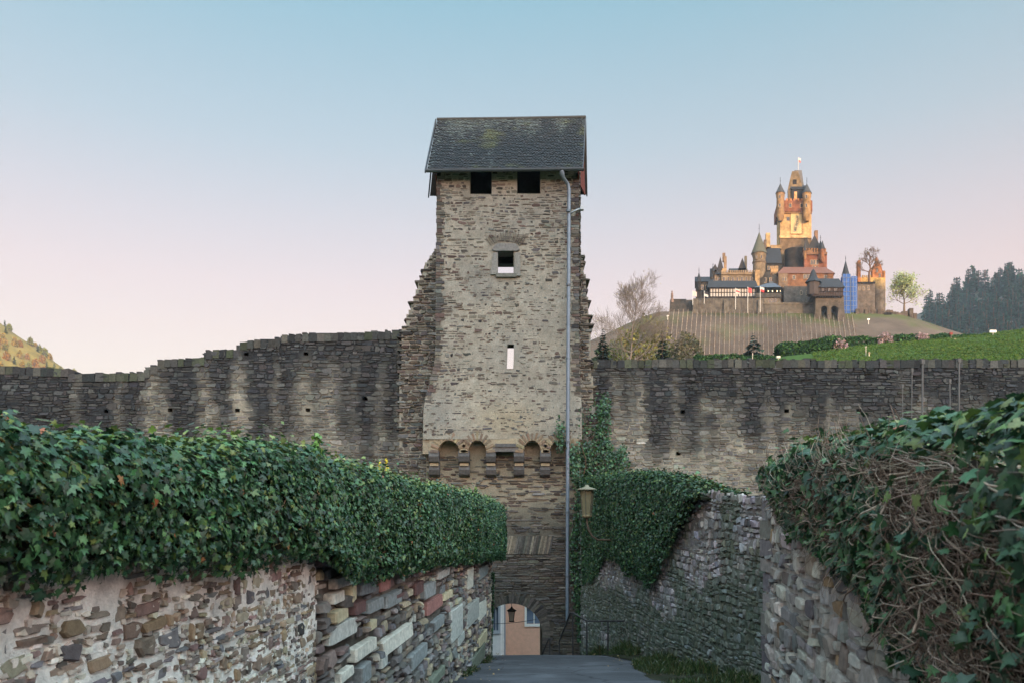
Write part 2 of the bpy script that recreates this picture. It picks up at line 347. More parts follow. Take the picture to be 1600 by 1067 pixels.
gridmesh(np.array([-4000, -600, -200, 0, 200, 600, 4000.]), np.array([-4000, -400, -60, 100, 400, 1200, 5000.]), lambda X, Y: X*0-12.5, gc((84, 90, 60)), 'ground', M['hill'])
# the valley side behind the camera, which keeps the evening sun off the lane
def back(X, Y):
    crest = 40+sstep(350, 760, X)*82+sstep(0, -500, X)*6
    return -13+(crest+13)*np.exp(-((Y+175+.1*X)/52.)**2)+3*(fbm(X*.02, Y*.03, 6)-.5)
gridmesh(np.linspace(-900, 1300, 140), np.linspace(-420, -40, 50), back, gc((78, 84, 52)), 'valley_side', M['hill'])

# ---------------------------------------------------------------- gate tower
K = .025
def TX(px): return (px-800)*K
def TZ(py): return (HY-py)*K
tower = empty('gate_tower', (0, 31, -6.5), 'tall rubble stone gate tower with steep slate roof and rounded arch over the lane', 'gate tower')
MORT = [(190,177,152),(182,168,142),(172,160,138)]
TST = [(96,91,85),(80,75,72),(110,104,95),(90,81,75),(76,73,74),(102,102,99),(86,72,67),(106,97,90)]
def edges(Z):                                              # flare of the overhanging front towards its foot
    f = sstep(6.2, 3.6, Z)
    return TX(682.5)-.47*f-.04*sstep(13, 6, Z), TX(905)+.10*f
def PF(u, v, d):
    l, r = edges(v); t = (u-TX(683))/(TX(905)-TX(683)); X = l+(r-l)*t
    return X, 30-d-.12*sstep(5, 3, v)+.018*X, v
fh = [(TX(735),TX(768.5),TZ(304),TZ(262)), (TX(808.5),TX(844.5),TZ(302.5),TZ(262)), (TX(778),TX(803),TZ(428),TZ(393)), (TX(794),TX(804),TZ(576),TZ(538))]
def inh(u, v, hs, e=.06):
    r = np.zeros(np.shape(u), bool)
    for h in hs: r |= (u > h[0]-e) & (u < h[1]+e) & (v > h[2]-e) & (v < h[3]+e)
    return r
surr = (TX(767)-.05,TX(813)+.05,TZ(436),TZ(382))
def plaster(u, v):                                         # 1 where the old render still covers the stones
    n = fbm(u*.55, v*.8, 3); px = u/K+800; py = HY-v/K
    return sstep(.0, .35, n-.18+.32*np.exp(-((py-620)/95.)**2)*(1-.7*(np.exp(-((px-800)/40.)**2)*np.exp(-((py-585)/25.)**2)))-.55*np.exp(-((px-795)/42.)**2)*np.exp(-((py-592)/22.)**2)-.4*fbm(u*2.2+9, v*2.6, 5)*sstep(760, 700, px)-.45*sstep(745, 690, px)*sstep(500,540,py)*sstep(660,590,py)-.5*sstep(440, 380, py))
def tmask(u, v, rng):
    return (rng.random(len(u)) > plaster(u, v)*.86) & ~inh(u, v, fh, .10) & ~inh(u, v, [surr], .04) & (v > 2.85)
def tcol(u, v, rng): return pick(TST, len(u), rng, .22)
def mcolr(u, v):
    n = fbm(u*.8, v*.8, 6)[:, None]; b = rgb((160,152,138)); g = rgb((130,128,123)); e = rgb((156,140,110))
    py = (HY-v/K)[:, None]; w = np.exp(-((py-655)/30.)**2)*np.exp(-(((u/K+800)[:, None]-800)/45.)**2)
    c = b*n+g*(1-n); return (c*(1-.5*w)+e*.5*w)*(.62+.5*fbm(u*6, v*6, 2)+.28*fbm(u*1.7, v*1.2, 21))[:, None]
mb = MB()
sheet(mb, PF, TX(683), TX(905), 2.72, TZ(262), .13, mcolr, .02, [h+(.7, 1)+((1,) if i < 2 else ()) for i, h in enumerate(fh)], m=1)
masonry(mb, PF, TX(683), TX(905), 2.7, TZ(264), (.07,.17), (.12,.38), .042, .018, tcol, R, lambda u, v, r: tmask(u, v, r) & (r.random(len(u)) > .24), jit=.15, wav=.09)
masonry(mb, PF, TX(683), TX(905), 2.85, TZ(430), (.06,.12), (.08,.26), .05, .012, tcol, R, lambda u, v, r: (plaster(u, v) > .25) & (r.random(len(u)) < .36*sstep(.25, .6, fbm(u*1.4, v*2.2, 77)+.1)) & ~inh(u, v, fh, .12) & ~inh(u, v, [surr], .04), jit=.17, wav=.06)
# quoins that roughen both corners of the front
for e, sg in ((0, -1), (1, 1)):
    z = 3.0
    while z < 13.1:
        h = R.uniform(.07, .17); x = edges(np.array(z))[e]; w = R.uniform(.12, .34); o = R.uniform(-.03, .02)
        xs = sorted((x+sg*o, x-sg*w)); mb.box((xs[0], 29.97-.02*R.random()+.018*x, z), (xs[1], 30.5, z+h-.015), pick(TST, 1, R, .2)[0]); z += h
# arches above the corbels, cut out of the foot of the overhang
cx = [678, 725, 767, 811, 852, 897]
xs_ = [TX(p) for p in cx]
def strip(x0, x1, top=2.75, spr=2.18, rise=.5, arch=True):
    w = .16; a, b = x0+w, x1-w
    if arch: th = np.linspace(math.pi, 0, 11); c = [((a+b)/2+(b-a)/2*math.cos(t), spr+rise*math.sin(t)) for t in th]
    else: c = [(a, 2.42), (b, 2.42)]
    for (p, q), (r, s_) in zip(c[:-1], c[1:]):
        mb.extr([(p, 29.88, q), (r, 29.88, s_), (r, 29.88, top), (p, 29.88, top)], (0, .75, 0), rgb((176,162,138))*R.uniform(.85, 1.05), 1)
    if arch:
        for t in np.linspace(.12, math.pi-.12, 11):
            ca, sa = math.cos(t), math.sin(t); m_ = (a+b)/2; rx = (b-a)/2; f = lambda k, dt: (m_+(rx+k)*math.cos(t+dt), 29.84, spr+(rise+k)*math.sin(t+dt))
            mb.extr([f(.0, -.09), f(.26+.1*R.random(), -.07), f(.26+.1*R.random(), .07), f(0, .09)], (0, .3, 0), pick([(128,108,90),(112,98,86),(142,126,104)], 1, R, .15)[0])
for q in range(5): strip(xs_[q], xs_[q+1], arch=(q != 2))
for q in range(6): mb.box((xs_[q]-.165, 29.875, 2.12), (xs_[q]+.165, 30.55, 2.76), rgb((160,148,128))*R.uniform(.85,1), 1)
mb.box((TX(661), 29.9, 2.15), (xs_[0]-.15, 30.6, 2.9), rgb((150,138,120)), 1)
# lower gate wall set back under the overhang, with the archway
ax, az, ar = -.02, -4.95, 1.22
def PL(u, v, d): return u, 30.45-d, v
def archin(u, v, r=ar): return ((u-ax)**2+(v-az)**2 < r*r) | ((np.abs(u-ax) < r) & (v < az))
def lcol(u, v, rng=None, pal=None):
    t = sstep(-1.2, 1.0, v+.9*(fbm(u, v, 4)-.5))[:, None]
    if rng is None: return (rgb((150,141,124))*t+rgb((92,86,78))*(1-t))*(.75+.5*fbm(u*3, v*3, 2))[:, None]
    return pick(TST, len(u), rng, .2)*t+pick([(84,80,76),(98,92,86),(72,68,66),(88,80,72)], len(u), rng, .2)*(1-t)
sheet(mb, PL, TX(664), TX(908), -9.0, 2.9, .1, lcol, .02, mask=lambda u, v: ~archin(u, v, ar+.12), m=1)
rel = lambda u, v: (np.abs(u/K+800-820) < 38) & (v < TZ(836)) & (v > TZ(866))
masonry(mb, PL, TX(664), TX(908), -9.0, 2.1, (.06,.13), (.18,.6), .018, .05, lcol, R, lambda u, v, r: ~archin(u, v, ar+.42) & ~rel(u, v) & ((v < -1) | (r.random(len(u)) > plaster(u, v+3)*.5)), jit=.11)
for x in np.arange(TX(783), TX(858), .085):               # relieving course of leaning slates
    a = np.array([x, 30.38, TZ(866)]); mb.extr([a, a+(.06,0,0), a+(.20+.05*R.random(),0,.72), a+(.13,0,.72)], (0, .12, 0), pick([(104,98,90),(82,78,74),(124,114,100)], 1, R, .2)[0])
for t in np.linspace(0.02, math.pi-.02, 44):              # thin slates set on edge round the arch
    r1 = ar+R.uniform(.3, .48); dt = .033; f = lambda r, q: (ax+r*math.cos(q), 30.37+.02*R.random(), az+r*math.sin(q))
    mb.extr([f(ar, t-dt), f(r1, t-dt*.9), f(r1, t+dt*.9), f(ar, t+dt)], (0, .35, 0), pick([(78,72,68),(92,84,78),(64,60,58)], 1, R, .18)[0])
for sg in (-1, 1):
    z = -9.0
    while z < az: h = R.uniform(.07,.16); x = ax+sg*ar; q = sorted((x, x+sg*R.uniform(.25,.5))); mb.box((q[0], 30.36, z), (q[1], 30.8, z+h-.012), pick([(84,78,74),(98,92,84)], 1, R, .2)[0]); z += h
th = np.concatenate([[math.pi], np.linspace(math.pi, 0, 21), [0]]); av = np.array([(ax+ar*math.cos(t), az+ar*math.sin(t)) for t in th]); av[0, 1] = av[-1, 1] = -9.0
for k in range(2):                                         # vault of the passage
    V = [(p, y, q) for p, q in av for y in (30.5, 33.0)]
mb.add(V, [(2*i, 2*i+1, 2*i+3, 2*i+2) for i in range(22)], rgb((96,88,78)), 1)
# sides, back, floors (the back is half open)
def quad(*p, c=(140,130,112), m=1): mb.add(p, [tuple(range(len(p)))], rgb(c), m)
bx0, bx1, by = TX(683)+.12, 2.86, 32.7
quad((TX(683),30.5,-9.0), (bx0,by,-9.0), (bx0,by,13.4), (TX(683),30.0,13.3))
def PR(u, v, d): return 2.625+(u-30)*.087+d, u, v
sheet(mb, PR, 30.02, by, -9.0, 13.35, .3, lambda u, v: mcolr(u, v)*.9, .02, m=1)
masonry(mb, PR, 30.0, by, 5, 13.3, (.07,.15), (.15,.5), .02, .05, tcol, R, jit=.12)
for z in (3.2, 11.85): mb.box((TX(683)+.02, 30.15, z), (2.6, by-.1, z+.2), rgb((84,70,56)), 2)  # upper floor added, unseen, to block light behind the top windows
bh = [(-.9, .5, 8.6, 10.28, .5, 1), (-.5, .7, 5.2, 7.2, .5, 1)]
sheet(mb, lambda u, v, d: (u, by+d, v), bx0, bx1, 2.7, 13.4, .4, lambda u, v: mcolr(u, v), .01, bh, mask=lambda u, v: ~((v>11.9)&(np.abs(u+1.2)<.5)&(v<12.75)), m=1)
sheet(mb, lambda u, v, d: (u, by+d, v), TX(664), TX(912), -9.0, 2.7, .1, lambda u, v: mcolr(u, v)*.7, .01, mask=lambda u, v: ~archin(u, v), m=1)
tw = mb.build('wall', [M['stone'], M['mortar'], M['wood']], tower)
# ragged stubs of masonry on both flanks
def stub(poly, Yp, zb, dep, lab, cat):
    b = MB(); P3 = [((p-800)/F*Yp, Yp, (HY-q)/F*Yp) for p, q in poly]
    A = np.array([(p[0], p[2]) for p in P3])
    def inside(u, v):
        r = np.zeros(np.shape(u), bool); n = len(A)
        for i in range(n):
            (x1, z1), (x2, z2) = A[i], A[(i+1) % n]
            c = ((z1 > v) != (z2 > v)) & (u < (x2-x1)*(v-z1)/(z2-z1+1e-12)+x1); r ^= c
        return r
    sheet(b, lambda u, v, d: (u, Yp-d, v), A[:,0].min(), A[:,0].max(), A[:,1].min(), A[:,1].max(), .09, mcolr, .02, mask=inside, m=1)
    q = A.copy(); c = q.mean(0); q = c+(q-c)*np.array([.93, .985])
    b.extr([(x, Yp+.06, z) for x, z in q], (0, dep-.1, 0), rgb((150,138,118)), 1)
    bkf = lambda u, v: np.where(inside(u-.32, v) & inside(u+.32, v) & inside(u, v+.3), -.02, -dep)
    masonry(b, lambda u, v, d: (u+.0*d, Yp-d, v), A[:,0].min()-.1, A[:,0].max()+.1, A[:,1].min(), A[:,1].max()+.05, (.07,.17), (.15,.5), .02, .06, tcol, R, lambda u, v, r: inside(u, v+.02), back=bkf, jit=.12)
    return tag(b.build(zb, [M['stone'], M['mortar']]), lab, cat)
stub([(624,760),(626,560),(627,517),(634,508),(636,492),(643,482),(646,466),(652,452),(655,436),(660,428),(664,412),(671,404),(680,390),(700,382),(700,760)], 30.75, 'wall_stub', 1.2, 'ragged broken wall end leaning against the left flank of the gate tower', 'ruined wall')
stub([(893,380),(904,386),(908,400),(911,418),(915,438),(917,462),(920,486),(921,520),(922,548),(924,580),(934,700),(934,770),(893,770)], 30.95, 'wall_stub', 1.2, 'narrow broken wall end behind the downpipe on the right flank of the tower', 'ruined wall')
# corbels
for p in cx[:5]:
    b = MB(); x = TX(p)
    for z0, z1, dp in ((1.78, 2.27, .62), (1.28, 1.74, .38)):
        pr = [(30.5, z0), (30.5, z1), (30.5-dp, z1), (30.5-dp-.03, z0+.32*(z1-z0)+.12), (30.5-dp+.06, z0+.08), (30.5-dp+.22, z0)]
        w = R.uniform(.19, .22); b.extr([(x-w, y, z) for y, z in pr], (2*w, 0, 0), rgb((92,90,90))*R.uniform(.85, 1.1))
    b.box((x-.17, 30.05, 1.70), (x+.17, 30.5, 1.80), rgb((176,160,134)), 1)
    b.build('corbel', [M['stone'], M['mortar']], tower)
b = MB(); b.box((TX(770), 29.86, 2.24), (TX(810), 30.3, 2.42), rgb((104,100,98))); b.box((TX(774), 29.82, 2.42), (TX(806), 30.1, 2.55), rgb((90,88,88))); b.build('lintel', M['stone'], tower)
b = MB()
for (x0, x1, y0, y1) in ((767,778,430,396),(803,813,432,396)): b.extr([(TX(x0)-.02,29.92,TZ(y0)),(TX(x1),29.92,TZ(y0)),(TX(x1),29.92,TZ(y1)),(TX(x0)+.1*R.random(),29.92,TZ(y1))], (0,.3,0), rgb((124,122,118)))
b.extr([(TX(772),29.915,TZ(393.2)),(TX(808),29.915,TZ(393.2)),(TX(812),29.915,TZ(391)),(TX(806),29.915,TZ(382)),(TX(776),29.915,TZ(382)),(TX(769),29.915,TZ(391))], (0,.3,0), rgb((116,114,112)))
b.box((TX(775),29.90,TZ(434)),(TX(807),30.2,TZ(428.3)), rgb((104,104,98)))
for t in np.linspace(-.5, .5, 17):
    a = math.pi/2+t*1.25; o = np.array([TX(790), 29.93, TZ(415)]); f = lambda r, q: o+np.array([r*math.cos(q), 0, r*math.sin(q)])
    w_ = R.uniform(.008,.014); b.extr([f(.95, a-w_), f(1.2+.16*R.random(), a-w_), f(1.2+.16*R.random(), a+w_), f(.95, a+w_)], (0,.1,0), pick([(112,104,94),(98,92,86),(126,117,104)], 1, R, .15)[0])
b.build('window_surround', M['stone'], tower)
# roof
ev = [(667,267,29.55),(910,264.5,29.55)]; rdg = [(683.5,188,31.2),(914.4,184.5,31.2)]
E0, E1, R0, R1 = [W(*p) for p in ev+rdg]
B0, B1 = W(672,306,32.9), W(916.5,304,32.9)
def PRf(u, v, d):
    u = np.asarray(u); v = np.asarray(v); a = E0+(E1-E0)*u[..., None]/6.0; c = R0+(R1-R0)*u[..., None]/6.0
    n = np.array([0, -.83, .55]); X = a+(c-a)*v[..., None]/3.05+n*np.asarray(d)[..., None]
    return X[..., 0], X[..., 1], X[..., 2]
def PRb(u, v, d):
    u = np.asarray(u); v = np.asarray(v); a = B0+(B1-B0)*u[..., None]/6.0; c = R0+(R1-R0)*u[..., None]/6.0
    n = np.array([0, .8, .55]); X = a+(c-a)*v[..., None]/2.9+n*np.asarray(d)[..., None]
    return X[..., 0], X[..., 1], X[..., 2]
def slcol(u, v, rng):
    st = fbm(u*1.6, v*.25, 7)+.28*sstep(1.2, 2.9, v)-.05; l = sstep(.62, .85, st+rng.normal(0, .1, len(u)))[:, None]
    c = pick([(30,32,36),(36,36,40),(27,29,33),(40,37,38)], len(u), rng, .16); g = pick([(66,72,72),(78,84,82)], len(u), rng, .15)
    ms = (sstep(.7, .85, fbm(u*.9, v*1.4, 12)+.12*sstep(.7, .1, v))[:, None])*.8
    c = c*(1-.75*l)+g*.75*l; return c*(1-ms)+rgb((74,76,44))*ms
mb = MB()
mb.hexa(np.array([E0,E1,R1,R0,E0+(0,.07,-.05),E1+(0,.07,-.05),R1+(0,.05,-.1),R0+(0,.05,-.1)]), rgb((50,50,54)))
mb.hexa(np.array([B1,B0,R0,R1,B1+(0,-.07,-.05),B0+(0,-.07,-.05),R0+(0,-.05,-.1),R1+(0,-.05,-.1)]), rgb((50,50,54)))
def slates(P, L_, rows):
    h = L_/rows
    for r in range(rows):
        v = r*h; n = 52; u = np.linspace(0, 6, n+1)[:-1]+R.uniform(-.05,.05)+(.08 if r % 2 else 0); w = 6/n
        U = np.stack([u+.004, u+.3*w, u+w*.98, u+w*.98, u+.004], 1); Vv = np.stack([np.full(n, v+.03), np.full(n, v-.025), np.full(n, v-.012), np.full(n, v+h*1.05), np.full(n, v+h*1.05)], 1)
        U = np.clip(U, 0, 6); D = np.array([.030,.034,.030,.008,.008])[None]+R.uniform(0,.012,(n,1)); Vv = np.minimum(Vv+R.normal(0,.008,(n,1)), L_+.02)
        X = np.stack(P(U, Vv, D), -1); X0 = np.stack(P(U, Vv, D*0), -1)
        cc = np.repeat(slcol(u, np.full(n, v), R), 5, 0); k = np.arange(n)[:, None]*5+np.arange(5)
        mb.add(X.reshape(-1, 3), k, cc); V2 = np.concatenate([X[:, :3], X0[:, :3]], 1).reshape(-1, 3); q = np.arange(n)[:, None]*6
        mb.add(V2, np.concatenate([q+[0,3,4,1], q+[1,4,5,2]]), np.repeat(slcol(u, np.full(n, v), R)*.7, 6, 0))
slates(PRf, 3.05, 34); slates(PRb, 2.9, 30)
mb.tube([R0+(-.02,0,.03), (R0+R1)/2+(0,0,.02), R1+(.02,0,.03)], .06, 6, rgb((44,47,52)))
mb.build('roof', M['slate'], tower)
for a, c in ((E1, R1), (B1, R1), (E0, R0), (B0, R0)):
    b = MB()
    s_ = .04 if a[0] > 0 else -.04; b.hexa(np.array([a+(s_,0,-.1),a+(s_-.05,0,-.1),c+(s_-.05,0,-.12),c+(s_,0,-.12),a+(s_,0,.03),a+(s_-.05,0,.03),c+(s_-.05,0,.05),c+(s_,0,.05)]), rgb((60,66,74)))
    b.build('barge_board', M['paint'], tower)
for e, r_, k, xo in ((E1, R1, B1, -.10), (E0, R0, B0, .3)):
    b = MB()
    b.extr([e+(xo,.25,-.1), r_+(xo,0,-.14), k+(xo,-.1,-.05), k+(xo-.0,-.5,-.25), e+(xo,.5,-.25)], (-.05 if xo < 0 else .05, 0, 0), rgb((112,56,48)), 0)
    b.build('gable_boards', M['wood'], tower)
b = MB(); g0, g1 = E0+(-.03,-.09,-.05), E1+(.05,-.09,-.05)
th = np.linspace(math.pi, 2*math.pi, 8)
V = [(p[0], p[1]+.085*math.cos(t), p[2]+.1*math.sin(t)+.04) for p in (g0, g1) for t in th]+[(p[0], p[1]+.075*math.cos(t), p[2]+.09*math.sin(t)+.045) for p in (g0, g1) for t in th]
b.add(V, [(i, i+1, i+9, i+8) for i in range(7)]+[(16+i, 24+i, 25+i, 17+i) for i in range(7)]+[tuple(range(8)), tuple(range(15,7,-1)), (0,8,24,16), (7,23,31,15)], rgb((78,88,98)))
b.build('gutter', M['metal'], tower)
b = MB(); pts = [W(878,266,29.5), W(878,272,29.5), W(880,278,29.6), W(887,288,29.75), W(889,296,29.78), W(888,500,29.72), W(887,690,29.6), W(886.5,968,29.6)]
b.tube(pts, [.09,.1,.07,.07,.07,.07,.07,.07], 8, rgb((112,124,138)))
for py in (330, 445, 560, 690, 800, 900): p = W(888-.002*(py-300), py, 29.7 if py < 650 else 29.6); b.tube([p-(0,0,.04), p+(0,0,.04)], .088, 8, rgb((92,102,112))); b.box((p[0]-.03,p[1],p[2]-.02),(p[0]+.03,30.05 if py < 690 else 30.45,p[2]+.02), rgb((92,102,112)))
b.build('downpipe', M['metal'], tower)
b = MB(); p = W(893,333,29.75); q = W(909,326,29.9); b.tube([p+(-.1,.4,.0), p, (p+q)/2+(0,0,.03), q], .035, 6, rgb((150,158,166))); b.box(q-(.06,.1,.07), q+(.07,.1,.06), rgb((160,166,172))); b.build('bracket', M['metal'], tower)

# ---------------------------------------------------------------- curtain walls
YC = 31.2
def CPX(u): return u/YC*F+800
def CPY(v): return HY-v/YC*F
prof = [(-2400,560),(-300,566),(0,571),(24,571.5),(25,571),(40,574),(104,575),(106,583),(200,582),(228,581),(232,572),(246,571),(248,563),(262,560),(316,558),(318,549),(344,545),(370,546),(372,535),(400,530),(434,529),(438,522),(480,521),(627,516.5),(700,515)]
PX, PY_ = np.array(prof).T
def ptop(px): return np.interp(px, PX, PY_)
STK = [(240,15,1),(258,7,.5),(322,14,.9),(373,15,1.1),(432,8,.4),(478,22,.75),(520,20,.7),(596,9,.4),(555,8,.3),(120,9,.3),(188,8,.35),(640,14,1.2)]
def paleL(u, v):
    px, py = CPX(u), CPY(v); n = fbm(px*.035, py*.022, 4); wob = px+(vn(py*.05, px*.01, 3)-.5)*14
    p = sum(a*np.exp(-(np.abs(wob-c)/(w*(.55+.6*sstep(530, 720, py))))**2.2) for c, w, a in STK)
    p = p*sstep(530+40*vn(px*.06, 1, 2), 640, py+20)*(.5+.9*n)+.42*sstep(640, 740, py+90*(n-.5))*sstep(90, 420, px)*(.35+vn(px*.045, 3, 8))
    return np.clip(p+.75*sstep(615, 634, px), 0, 1)
def paleR(u, v):
    px, py = CPX(u), CPY(v); n = fbm(px*.03, py*.03, 14); s_ = fbm(px*.05, py*.006, 15)
    p = sstep(620, 745, py+100*(n-.5)+110*(s_-.5))*.95+sum(a*np.exp(-(np.abs(px+(vn(py*.06,2,4)-.5)*8-c)/w)**2) for c, w, a in [(962,9,.6),(1000,7,.8),(1055,6,.4),(985,6,.4),(1155,6,.25),(1410,8,.2)])*sstep(570, 600, py)
    return np.clip(p*(.6+.7*n)+.8*sstep(938, 915, px), 0, 1)
DK = [(62,62,64),(52,53,56),(72,71,71),(66,62,61),(80,78,77)]; PL_ = [(134,130,120),(116,113,107),(147,142,132),(105,102,99),(126,123,118)]
def ccol(pf):
    def f(u, v, rng=None):
        p = pf(u, v)[:, None]
        if rng is None:
            t = (.72+.56*fbm(u*4, v*4, 3))[:, None]; return (rgb((54,54,56))*(1-p)+rgb((156,148,134))*p)*t
        return pick(DK, len(u), rng, .2)*(1-p)+pick(PL_, len(u), rng, .2)*p
    return f
def curtain(x0p, x1p, topf, pf, holes, name, lab, xend):
    b = MB(); PW = lambda u, v, d: (u, YC-d+.0*u, v)
    x0, x1 = (x0p-800)/F*YC, (x1p-800)/F*YC; zt = lambda u: (HY-topf(CPX(u)))/F*YC
    H = [((a-3.5-800)/F*YC, (a+3.5-800)/F*YC, (HY-c-2.6)/F*YC, (HY-c+2.6)/F*YC) for a, c in holes]
    zmax = float(zt(np.linspace(x0, x1, 200)).max()); cf = ccol(pf)
    sheet(b, PW, x0, x1, -4.5, zmax, .12, cf, .03, [h+(.6,) for h in H], mask=lambda u, v: v < zt(u)-.06, m=1)
    masonry(b, PW, x0, x1, -3.5, zmax+.1, (.07,.22), (.12,.5), .022, .03, cf, R, lambda u, v, r: (v < zt(u)-.1) & ~inh(u, v, H, .12), rings=2, jit=.14, wav=.09, split=.35)
    # body behind the face, and rough capping stones right through the wall
    us = np.arange(x0, x1, .28)
    for u in us:
        w = R.uniform(.22, .34); z = float(zt(u+.14)); h = R.uniform(.07,.16); c = pick([(70,68,66),(58,58,58),(84,80,74),(74,76,62)], 1, R, .2)[0]
        b.hexa(np.array([(u,YC-.02-.04*R.random(),z-.35),(u+w,YC-.02-.04*R.random(),z-.35),(u+w,YC+1.2,z-.35),(u,YC+1.2,z-.35),(u+.02,YC-.03,z-R.random()*.05),(u+w,YC-.03,z-R.random()*.05),(u+w,YC+1.2,z-.05),(u,YC+1.2,z-.05)]), c)
        if R.random() < .25: q = R.uniform(.1,.3); b.box((u,YC-.03,z-.05),(u+q,YC+.5,z+h*.25), pick(DK+[(66,70,50)], 1, R, .2)[0])
    n = len(us)
    for i in range(0, n-4, 4):
        z = float(min(zt(us[i]), zt(us[min(i+4, n-1)])))-.3; b.box((us[i], YC+.8, -6.5), (us[min(i+4,n-1)]+.3, YC+1.15, z), rgb((84,80,76)), 1)
    xa, xb = sorted((xend, x0 if xend < x0 else x1)); ze = float(zt(np.array(x0 if xend < x0 else x1)))
    b.box((xa, YC, -6.5), (xb, YC+1.2, ze-.05), rgb((84,80,76)), 1)
    return tag(b.build(name, [M['stone'], M['mortar']]), lab, 'town wall')
curtain(-120, 660, ptop, paleL, [(385,553),(478,552.5),(166,642),(266,640),(371,640.5),(481,640),(570,622)], 'curtain_wall', 'dark weathered town wall with stepped top and pale streaks running down, beside the hedge', -60)
curtain(900, 1760, lambda px: 561+1.5*(vn(px*.05, 0, 3)-.5), paleR, [(1067,643),(1229,641.5),(1342,641),(1060,708)], 'curtain_wall', 'long level-topped dark stone town wall under the meadow and the castle hill', 62)
# ---------------------------------------------------------------- low wall and ivy hedge on the left
nL = np.array([1, -.0833])/math.hypot(1, .0833)
def PWL(u, v, d): return wallL(u)+nL[0]*d, u+nL[1]*d, v
def YL(px, off=0.0): return 1200*(2.475-off)/(900-np.asarray(px, float))
hp = np.array([0,40,80,130,200,240,300,400,480,500,540,600,640,700,760,779.])
ht = np.array([628,645,657,664,674,678,690,695,706,709,722,737,750,764,778,787.])
hb = np.array([880,903,915,905,905,898,893,880,868,870,900,893,882,874,870,868.])
hu = YL(hp, .2); hzt = (HY-ht)/F*hu; hzb = (HY-hb)/F*hu
hu = np.concatenate([[-5], hu]); hzt = np.concatenate([[.45], hzt]); hzb = np.concatenate([[-.2], hzb])
def zt_(u): return np.interp(u, hu, hzt)-.035*sstep(7, 3, u)
def zb_(u): return np.interp(u, hu, hzb)+.07*sstep(9, 4, u)
BL = [(510,895,545,920,0),(504,920,532,945,1),(535,912,552,940,2),(550,905,580,932,3),(586,898,606,925,4),(627,885,645,900,0),(510,945,540,975,2),(542,935,565,962,5),(565,930,595,960,6),(592,917,625,952,6),(502,964,558,1007,0),(540,997,585,1030,1),(585,980,644,1017,1),(632,1007,666,1042,6),(662,927,688,960,4),(657,907,673,935,6),(688,920,702,938,2),(678,885,698,905,0),(727,885,737,920,1),(699,942,718,1002,0),(727,932,745,980,0),(745,932,757,970,1),(520,1040,550,1065,1),(552,1030,572,1070,6),(585,1020,600,1045,0),(735,1010,756,1045,7),(712,985,724,1008,0),(745,985,758,1008,2),(607,925,625,935,5),(640,905,656,930,5),(672,960,690,985,6),(570,965,584,985,2),(745,880,760,905,6),(668,1045,690,1067,7)]
BC = [(176,174,168),(206,200,188),(190,176,146),(108,112,116),(152,108,102),(104,78,76),(136,138,138),(120,124,110)]
blk = []
for x0, y0, x1, y1, c in BL:
    xm = (x0+x1)/2; ym = (y0+y1)/2; u0, u1, um = YL(x0), YL(x1), YL(xm); sl_ = max((y0+y1)/2-HY, 0)/(900-xm)
    h = max((y1-y0)-sl_*(x1-x0), .55*(y1-y0))*um/F; v = (HY-ym)/F*um; k_ = .1*(u1-u0)*(xm < 660); h *= 1.1; blk.append((u0+.012+k_, u1-.012-k_, v-h/2, v+h/2, c))
def inblk(u, v, e=.03):
    r = np.zeros(np.shape(u), bool)
    for a in blk: r |= (u > a[0]-e) & (u < a[1]+e) & (v > a[2]-e) & (v < a[3]+e)
    return r
gL = lambda u: roadz(u)-.1
def lmask(u, v, r): return (v > gL(u)) & (v < zb_(u)+.45) & ~inblk(u, v, .05)
UB = 7.25
STA = [(134, 116, 103), (116, 107, 101), (149, 132, 112), (107, 105, 107), (138, 121, 99), (125, 105, 99), (156, 147, 129), (112, 99, 90)]
STB = [(123, 116, 112), (107, 101, 99), (136, 125, 116), (123, 105, 101), (114, 112, 114), (147, 134, 118), (99, 92, 90)]
mb = MB()
sheet(mb, PWL, -5, UB+.3, -4.4, .4, .05, lambda u, v: rgb((240,235,228))*(.62+.6*fbm(u*7, v*7, 2))[:, None], .034, mask=lambda u, v: (u < UB+.3*(fbm(v*3, 2, 5)-.35)) & (v > gL(u)-.2) & (v < zb_(u)+.4), m=1)
sheet(mb, lambda u, v, d: PWL(u, v, d-.03), UB-.4, 22, -4.6, .2, .08, lambda u, v: rgb((112,104,98))*(.6+.8*fbm(u*5, v*5, 2))[:, None], .03, mask=lambda u, v: (v > gL(u)-.2) & (v < zb_(u)+.4), m=1)
masonry(mb, PWL, -5, UB+.05, -4.4, .3, (.045,.14), (.07,.27), .03, .022, lambda u, v, r: pick(STA, len(u), r, .2), R, lambda u, v, r: lmask(u, v, r) & (r.random(len(u)) > .15), jit=.14, wav=.05, split=.3)
masonry(mb, PWL, -2, UB, -3.2, .2, (.022,.06), (.03,.10), .012, .016, lambda u, v, r: pick([(196,186,176),(150,140,130),(176,164,152),(112,104,98),(214,206,196)], len(u), r, .12), R, lambda u, v, r: lmask(u, v, r) & (r.random(len(u)) < .42), jit=.16, wav=.02, rings=2)
masonry(mb, PWL, UB+.0, 21.95, -4.6, 0, (.08,.2), (.14,.46), .03, .07, lambda u, v, r: np.where((r.random(len(u)) < .1)[:, None], pick([(168,162,150),(150,146,140),(178,166,140)], len(u), r, .12), pick(STB, len(u), r, .22)), R, lmask, jit=.11, wav=.05, split=.25)
